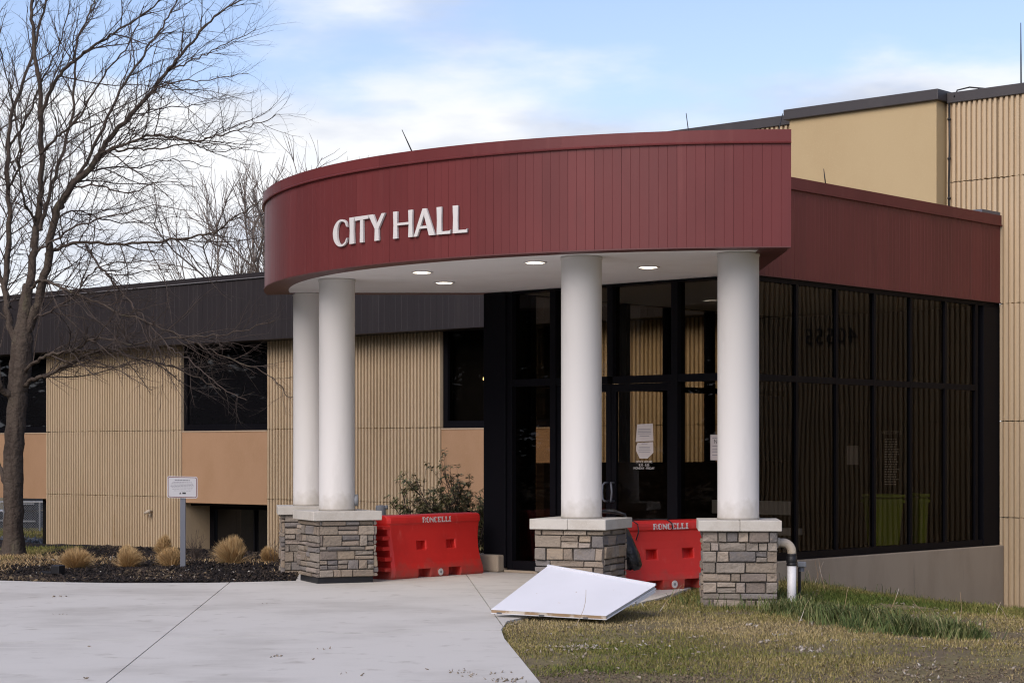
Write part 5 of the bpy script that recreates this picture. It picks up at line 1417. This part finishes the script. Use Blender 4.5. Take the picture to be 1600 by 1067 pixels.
# straw wisps on the mulch, debris on the lawn and pavement
x, y, r_ = scatter(26000, -8.6, -2.6, 25, 31.5, 16)
ok = ~in_poly(x, y, pav_np) & (r_.random(len(x)) < np.clip(-0.08 + 0.40 * fbm(x, y, 1.1, 33) + 0.35 * np.clip((-6.3 - x), 0, 1), 0, .6)); x, y = x[ok], y[ok]
tag(blades('fallen_straw', x, y, gz(x, y) + 0.035, np.full(len(x), 0.07), np.full(len(x), 0.006), r_.uniform(1.2, 2.2, len(x)), r_.random(len(x)), M_STRAW, seed=17), 'fallen dry grass lying on the mulch around the clumps', 'straw', kind='stuff')
x, y, r_ = scatter(5200, -0.4, 7.5, 13.4, 25, 18)
uu = (x - C0.x) * U.x + (y - C0.y) * U.y; vv = (x - C0.x) * V.x + (y - C0.y) * V.y
ok = vis(x, y) & ~in_poly(x, y, pav_np) & ~((uu < .2) & (vv > 0)) & (r_.random(len(x)) < 0.22); x, y = x[ok], y[ok]
tag(chips('lawn_litter', x, y, gz(x, y) + 0.012, 0.022, M_DEBRIS, np.clip(r_.normal(.25, .22, len(x)), 0, 1), 19), 'small dead leaves and stones scattered over the patchy lawn', 'litter', kind='stuff')
x, y, r_ = SOILC
tag(chips('soil_crumbs', x, y, gz(x, y) + 0.006, 0.011, M_CLOD, r_.random(len(x)), 45, 0.6), 'crumbs of brown soil and dead thatch on the worn front edge of the lawn', 'soil', kind='stuff')
X = []; Y_ = []; r_ = np.random.default_rng(20)
for px, py, n, s in ((908, 1013, 60, .10), (890, 1016, 30, .16), (1010, 1010, 12, .1), (1170, 975, 10, .05), (1225, 990, 14, .07), (1255, 1008, 14, .06), (1275, 1013, 16, .06), (1445, 1050, 40, .16), (1205, 1000, 8, .05), (1085, 996, 5, .03), (1090, 1020, 8, .06), (1300, 1000, 8, .05)):
    c = G(px, py, -.02); X.append(c.x + r_.normal(0, s, n)); Y_.append(c.y + r_.normal(0, s * 1.2, n))
X = np.concatenate(X); Y_ = np.concatenate(Y_)
tag(chips('pale_rubble', X, Y_, gz(X, Y_) + 0.012, 0.022, M_DEBRIS, r_.uniform(.1, .8, len(X)), 21, 0.7), 'scattered pale rubble fragments lying in the foreground lawn', 'rubble', kind='stuff')
X = []; Y_ = []
for px, py, n, s in ((95, 932, 7, .03), (95, 960, 5, .04), (428, 1025, 5, .03), (487, 1030, 2, .02), (415, 943, 2, .02), (790, 1063, 24, .07), (715, 1050, 14, .12), (765, 1056, 10, .12), (560, 1054, 4, .08), (140, 1010, 2, .01), (138, 1059, 3, .02), (510, 1014, 4, .03)):
    c = G(px, py, 0); X.append(c.x + r_.normal(0, s, n)); Y_.append(c.y + r_.normal(0, s, n))
X = np.concatenate(X); Y_ = np.concatenate(Y_)
tag(chips('pavement_litter', X, Y_, np.full(len(X), 0.006), 0.016, M_DEBRIS, r_.uniform(0, .3, len(X)), 22, 0.4), 'crumbs of dead leaf and soil lying on the pale pavement', 'litter', kind='stuff')

# dry ornamental grass clumps
def clump(px, py, wpx, hpx, label, seed, tintc=0.5):
    z0 = -0.03; g_ = G(px, py, z0); z0 = ground_z(g_.x, g_.y) + 0.02; Yc = g_.y; m = Yc / F
    r_ = np.random.default_rng(seed); n = 2100
    w = wpx * m / 2; h = hpx * m
    t = thing('grass_clump', (g_.x, Yc, z0), label, 'ornamental grass', 'dry grass clumps in the mulch bed')
    az = r_.random(n) * 2 * np.pi; rad = np.sqrt(r_.random(n)) * w * 0.30
    bx_, by_ = g_.x + rad * np.cos(az), Yc + rad * np.sin(az) * .9
    tilt = np.clip(np.sqrt(r_.random(n)) * 1.0, 0, 1)                   # 0 upright, 1 outermost
    R_ = w * tilt * r_.uniform(.75, 1.12, n); H = h * np.sqrt(np.clip(1.0 - (tilt * 0.90) ** 2.4, 0.02, 1)) * r_.uniform(.72, 1.06, n)
    a2 = az + r_.normal(0, .35, n)
    flop = r_.random() * 6.28; R_ = R_ * (1 + 0.28 * np.cos(a2 - flop)); H = H * (1 - 0.16 * np.clip(np.cos(a2 - flop), 0, 1) * tilt)
    low_ = r_.random(n) < 0.07; R_ = np.where(low_, w * r_.uniform(0.9, 1.5, n), R_); H = np.where(low_, h * r_.uniform(0.05, 0.35, n), H)
    top = np.stack([g_.x + R_ * np.cos(a2), Yc + R_ * np.sin(a2), z0 + H], 1); b = np.stack([bx_, by_, np.full(n, z0)], 1)
    mid = b * 0.42 + top * 0.58; mid[:, 2] = z0 + H * 0.72
    sw = 0.0042; g = r_.random(n) * 6.28; sv = np.stack([np.cos(g), np.sin(g), 0 * g], 1) * sw
    v = np.empty((n, 5, 3)); v[:, 0] = b - sv; v[:, 1] = b + sv; v[:, 2] = mid + sv * .8; v[:, 3] = mid - sv * .8; v[:, 4] = top
    i = np.arange(n)[:, None] * 5
    tint = np.clip(r_.normal(tintc, 0.25, n), 0, 1)
    np_obj('blades', v.reshape(-1, 3), i + np.array([0, 1, 2, 3]), i + np.array([3, 2, 4]), M_STRAW, t, tint=np.repeat(tint, 5))
clump(118, 890, 62, 36, 'dry tan grass clump at the left end of the mulch bed by the dark spotlight', 1)
clump(199, 887, 48, 38, 'dry tan grass clump with square top, second from the left end of the mulch bed', 2, 0.55)
clump(258, 873, 34, 36, 'dry tan grass clump standing behind another, left of the sign post', 3, 0.4)
clump(268, 887, 50, 33, 'low dry tan grass clump in front of the sign post', 4, 0.48)
clump(364, 885, 64, 47, 'biggest dry tan grass clump, before the basement window', 5, 0.52)
clump(419, 880, 36, 28, 'small dry grass clump beside the rear stone pier', 6, 0.38)
def twiggy(px, py, hpx, wpx, label, seed, n=26):
    g_ = G(px, py, -0.03); g_.z = ground_z(g_.x, g_.y); m = g_.y / F; r_ = random.Random(seed)
    t = thing('twiggy_shrub', g_, label, 'shrub'); tb = Tubes()
    for k in range(n):
        q = walk(r_, g_ + Vector((r_.gauss(0, wpx * m * .12), r_.gauss(0, .06), 0)), UP + Vector((r_.uniform(-.6, .6) * wpx / hpx, r_.uniform(-.4, .4), 0)), hpx * m * r_.uniform(.35, 1.0), 7, .16, .03)
        tb.add(q, [0.0042 * (1 - .6 * i / 7) for i in range(8)], 4)
        for j in range(5):
            i = r_.randint(2, 6); q2 = walk(r_, q[i], (q[i + 1] - q[i]).normalized() + rnd_dir(r_) * .8, hpx * m * r_.uniform(.10, .24), 3, .2, .02); tb.add(q2, [.0026, .0022, .0016, .001], 3)
    tb.build('stems', M_TWIG, t)
twiggy(305, 882, 58, 46, 'leafless brown twiggy shrub between sign post and basement window', 51)
twiggy(188, 880, 30, 26, 'few bare stems standing behind the square dry grass clump', 52, 8)
twiggy(432, 885, 62, 20, 'tall thin bare stems beside the rear stone pier', 53, 6)
# spotlight in the mulch
sl = G(84, 899, -.03); zs = ground_z(sl.x, sl.y)
st_ = thing('garden_spotlight', (sl.x, sl.y, zs), 'small black garden spotlight on the mulch edge at the left', 'light')
a = R(-25); fr = lambda x, y, z: Vector((sl.x + x * math.cos(a) - y * math.sin(a), sl.y + x * math.sin(a) + y * math.cos(a), zs + z))
bevel(MB().box((-0.0, -0.07, 0.04), (0.14, 0.07, 0.16), fr).build('head', M_RUBBER, st_), 0.012)
MB().box((-0.22, -0.03, 0.03), (0.02, 0.05, 0.065), fr).build('bracket', M_RUBBER, st_)
MB().tube([fr(0.05, 0, -.05), fr(.05, 0, .06)], 0.02, 8).build('stake', M_RUBBER, st_)

# evergreen shrubs in front of the wing, next to the entrance
def shrub(px, Yc, hh, ww, label, seed, nleaf=1500):
    c = P(px, 705, Yc); c.z = ground_z(c.x, c.y); r_ = random.Random(seed); q_ = np.random.default_rng(seed)
    t = thing('evergreen_shrub', c, label, 'shrub', 'olive evergreen shrubs by the entrance')
    tb = Tubes(); tips = []
    for k in range(30):
        d = Vector((r_.uniform(-1, 1) * ww / hh * .8, r_.uniform(-.5, .5), 1)); l = hh * r_.uniform(.55, 1.02)
        q = walk(r_, c + Vector((r_.gauss(0, ww * .12), r_.gauss(0, .1), 0)), d, l, 6, .14, .04); tb.add(q, [.012 * (1 - .6 * i / 6) for i in range(7)], 5)
        tips.append((q[-1], (q[-1] - q[-2]).normalized()))
        for j in range(7):
            i = r_.randint(1, 5); q2 = walk(r_, q[i], (q[i + 1] - q[i]).normalized() + rnd_dir(r_) * .7 + UP * .25, l * r_.uniform(.14, .34), 4, .18, .05); tb.add(q2, [.006, .005, .004, .003, .002], 3)
            tips.append((q2[-1], (q2[-1] - q2[-2]).normalized())); tips.append((q2[2], (q2[2] - q2[1]).normalized()))
    tb.build('stems', M_TWIG, t)
    V_ = []; Q_ = []; T_ = []
    for p, d in tips:
        tn = r_.gauss(.45, .2)
        for k in range(r_.randint(6, 12)):
            o = d.orthogonal().normalized(); o.rotate(Matrix.Rotation(r_.random() * 6.28, 3, d)); ld = (d * r_.uniform(.0, .8) + o - UP * .25).normalized(); L_ = r_.uniform(.055, .10); sd = ld.cross(UP + rnd_dir(r_) * .4).normalized() * L_ * .19
            b_ = p - d * r_.uniform(0, .06); n0 = len(V_)
            V_ += [tuple(b_), tuple(b_ + ld * L_ * .5 + sd), tuple(b_ + ld * L_ - UP * L_ * .15), tuple(b_ + ld * L_ * .5 - sd)]; Q_.append((n0, n0 + 1, n0 + 2, n0 + 3)); T_ += [min(1, max(0, tn + r_.gauss(0, .12)))] * 4
    tag(np_obj('leaves', V_, Q_, None, M_LEAF, t, tint=T_), kind='stuff')
shrub(670, 30.6, 1.35, .75, 'sparse olive evergreen shrub behind the left end of the left barrier', 61)
shrub(722, 30.2, 1.68, .95, 'fuller olive evergreen shrub beside the black entrance pilaster', 62)

# ------------------------------------------------------------------ what shows through the open passage at far left
x, y, r_ = scatter(9000, -17, -9.5, 40, 56, 30)
vv = (x - C0.x) * V.x + (y - C0.y) * V.y; ok = (vv > VW + 0.1) & (vv < VW + 5.4); x, y = x[ok], y[ok]
tag(chips('gravel', x, y, np.full(len(x), -0.82), 0.09, M_GRAVEL, r_.random(len(x)), 31, 1.0), 'grey crushed stone strip below the far left bay', 'gravel', kind='stuff')
x, y, r_ = scatter(30000, -19, -10, 48, 64, 32)
vv = (x - C0.x) * V.x + (y - C0.y) * V.y; ok = (vv > VW + 5.6) & (vv < VW + 16); x, y = x[ok], y[ok]
tag(blades('far_lawn_grass', x, y, np.full(len(x), -0.85), r_.uniform(.03, .08, len(x)), np.full(len(x), .02), r_.random(len(x)), np.clip(r_.normal(.45, .15, len(x)), 0, 1), M_TURF, seed=33), 'strip of lawn seen below the far left bay', 'grass', kind='stuff')
fY = 61.5
ft_ = thing('chain_link_fence', (-15, fY, -0.85), 'grey chain-link fence seen under the far left bay', 'fence')
ztop = EYE + (705 - 784) / F * fY
for k, px in enumerate((-30, 6, 34, 62)):
    q = P(px, 705, fY); MB().tube([(q.x, fY, -0.85), (q.x, fY, ztop)], 0.03, 8).build('post', M_LINK, ft_)
MB().tube([(-17.5, fY, ztop), (-12.5, fY, ztop)], 0.025, 8).build('rail', M_LINK, ft_)
wv = Tubes()
for k in range(70):
    xa = -17.5 + k * 0.075
    for s in (1, -1):
        H_ = ztop + 0.85; x1 = xa + s * H_
        wv.add([Vector((xa, fY + .01 * s, -0.85)), Vector((x1, fY + .01 * s, ztop))], [.004, .004], 3)
tag(wv.build('wire_mesh', M_LINK, ft_), kind='stuff')
def crate(px, Yc, w, h, z0, label):
    q = P(px, 705, Yc); t = thing('storage_crate', (q.x, Yc, z0), label, 'crate', 'dark crates behind the fence')
    bevel(MB().box((q.x - w / 2, Yc - .5, z0), (q.x + w / 2, Yc + .5, z0 + h)).build('box', M_CRATE, t), .02)
    MB().box((q.x - w / 2 - .02, Yc - .52, z0 + h + .002), (q.x + w / 2 + .02, Yc + .52, z0 + h + .05)).build('lid', M_PALE if px < 20 else M_CRATE, t)
    MB().box((q.x - w / 2 + .05, Yc - .54, z0 + h * .45), (q.x + w / 2 - .05, Yc - .502, z0 + h * .55)).build('batten', M_LINK, t)
crate(4, 64, .8, .55, -.85, 'dark crate with pale lid behind the fence, left of the trunk')
crate(46, 64, .75, .50, -.85, 'dark crate behind the fence, lower one right of the trunk')
crate(45, 64.2, .7, .45, -.27, 'dark crate behind the fence, upper one right of the trunk')
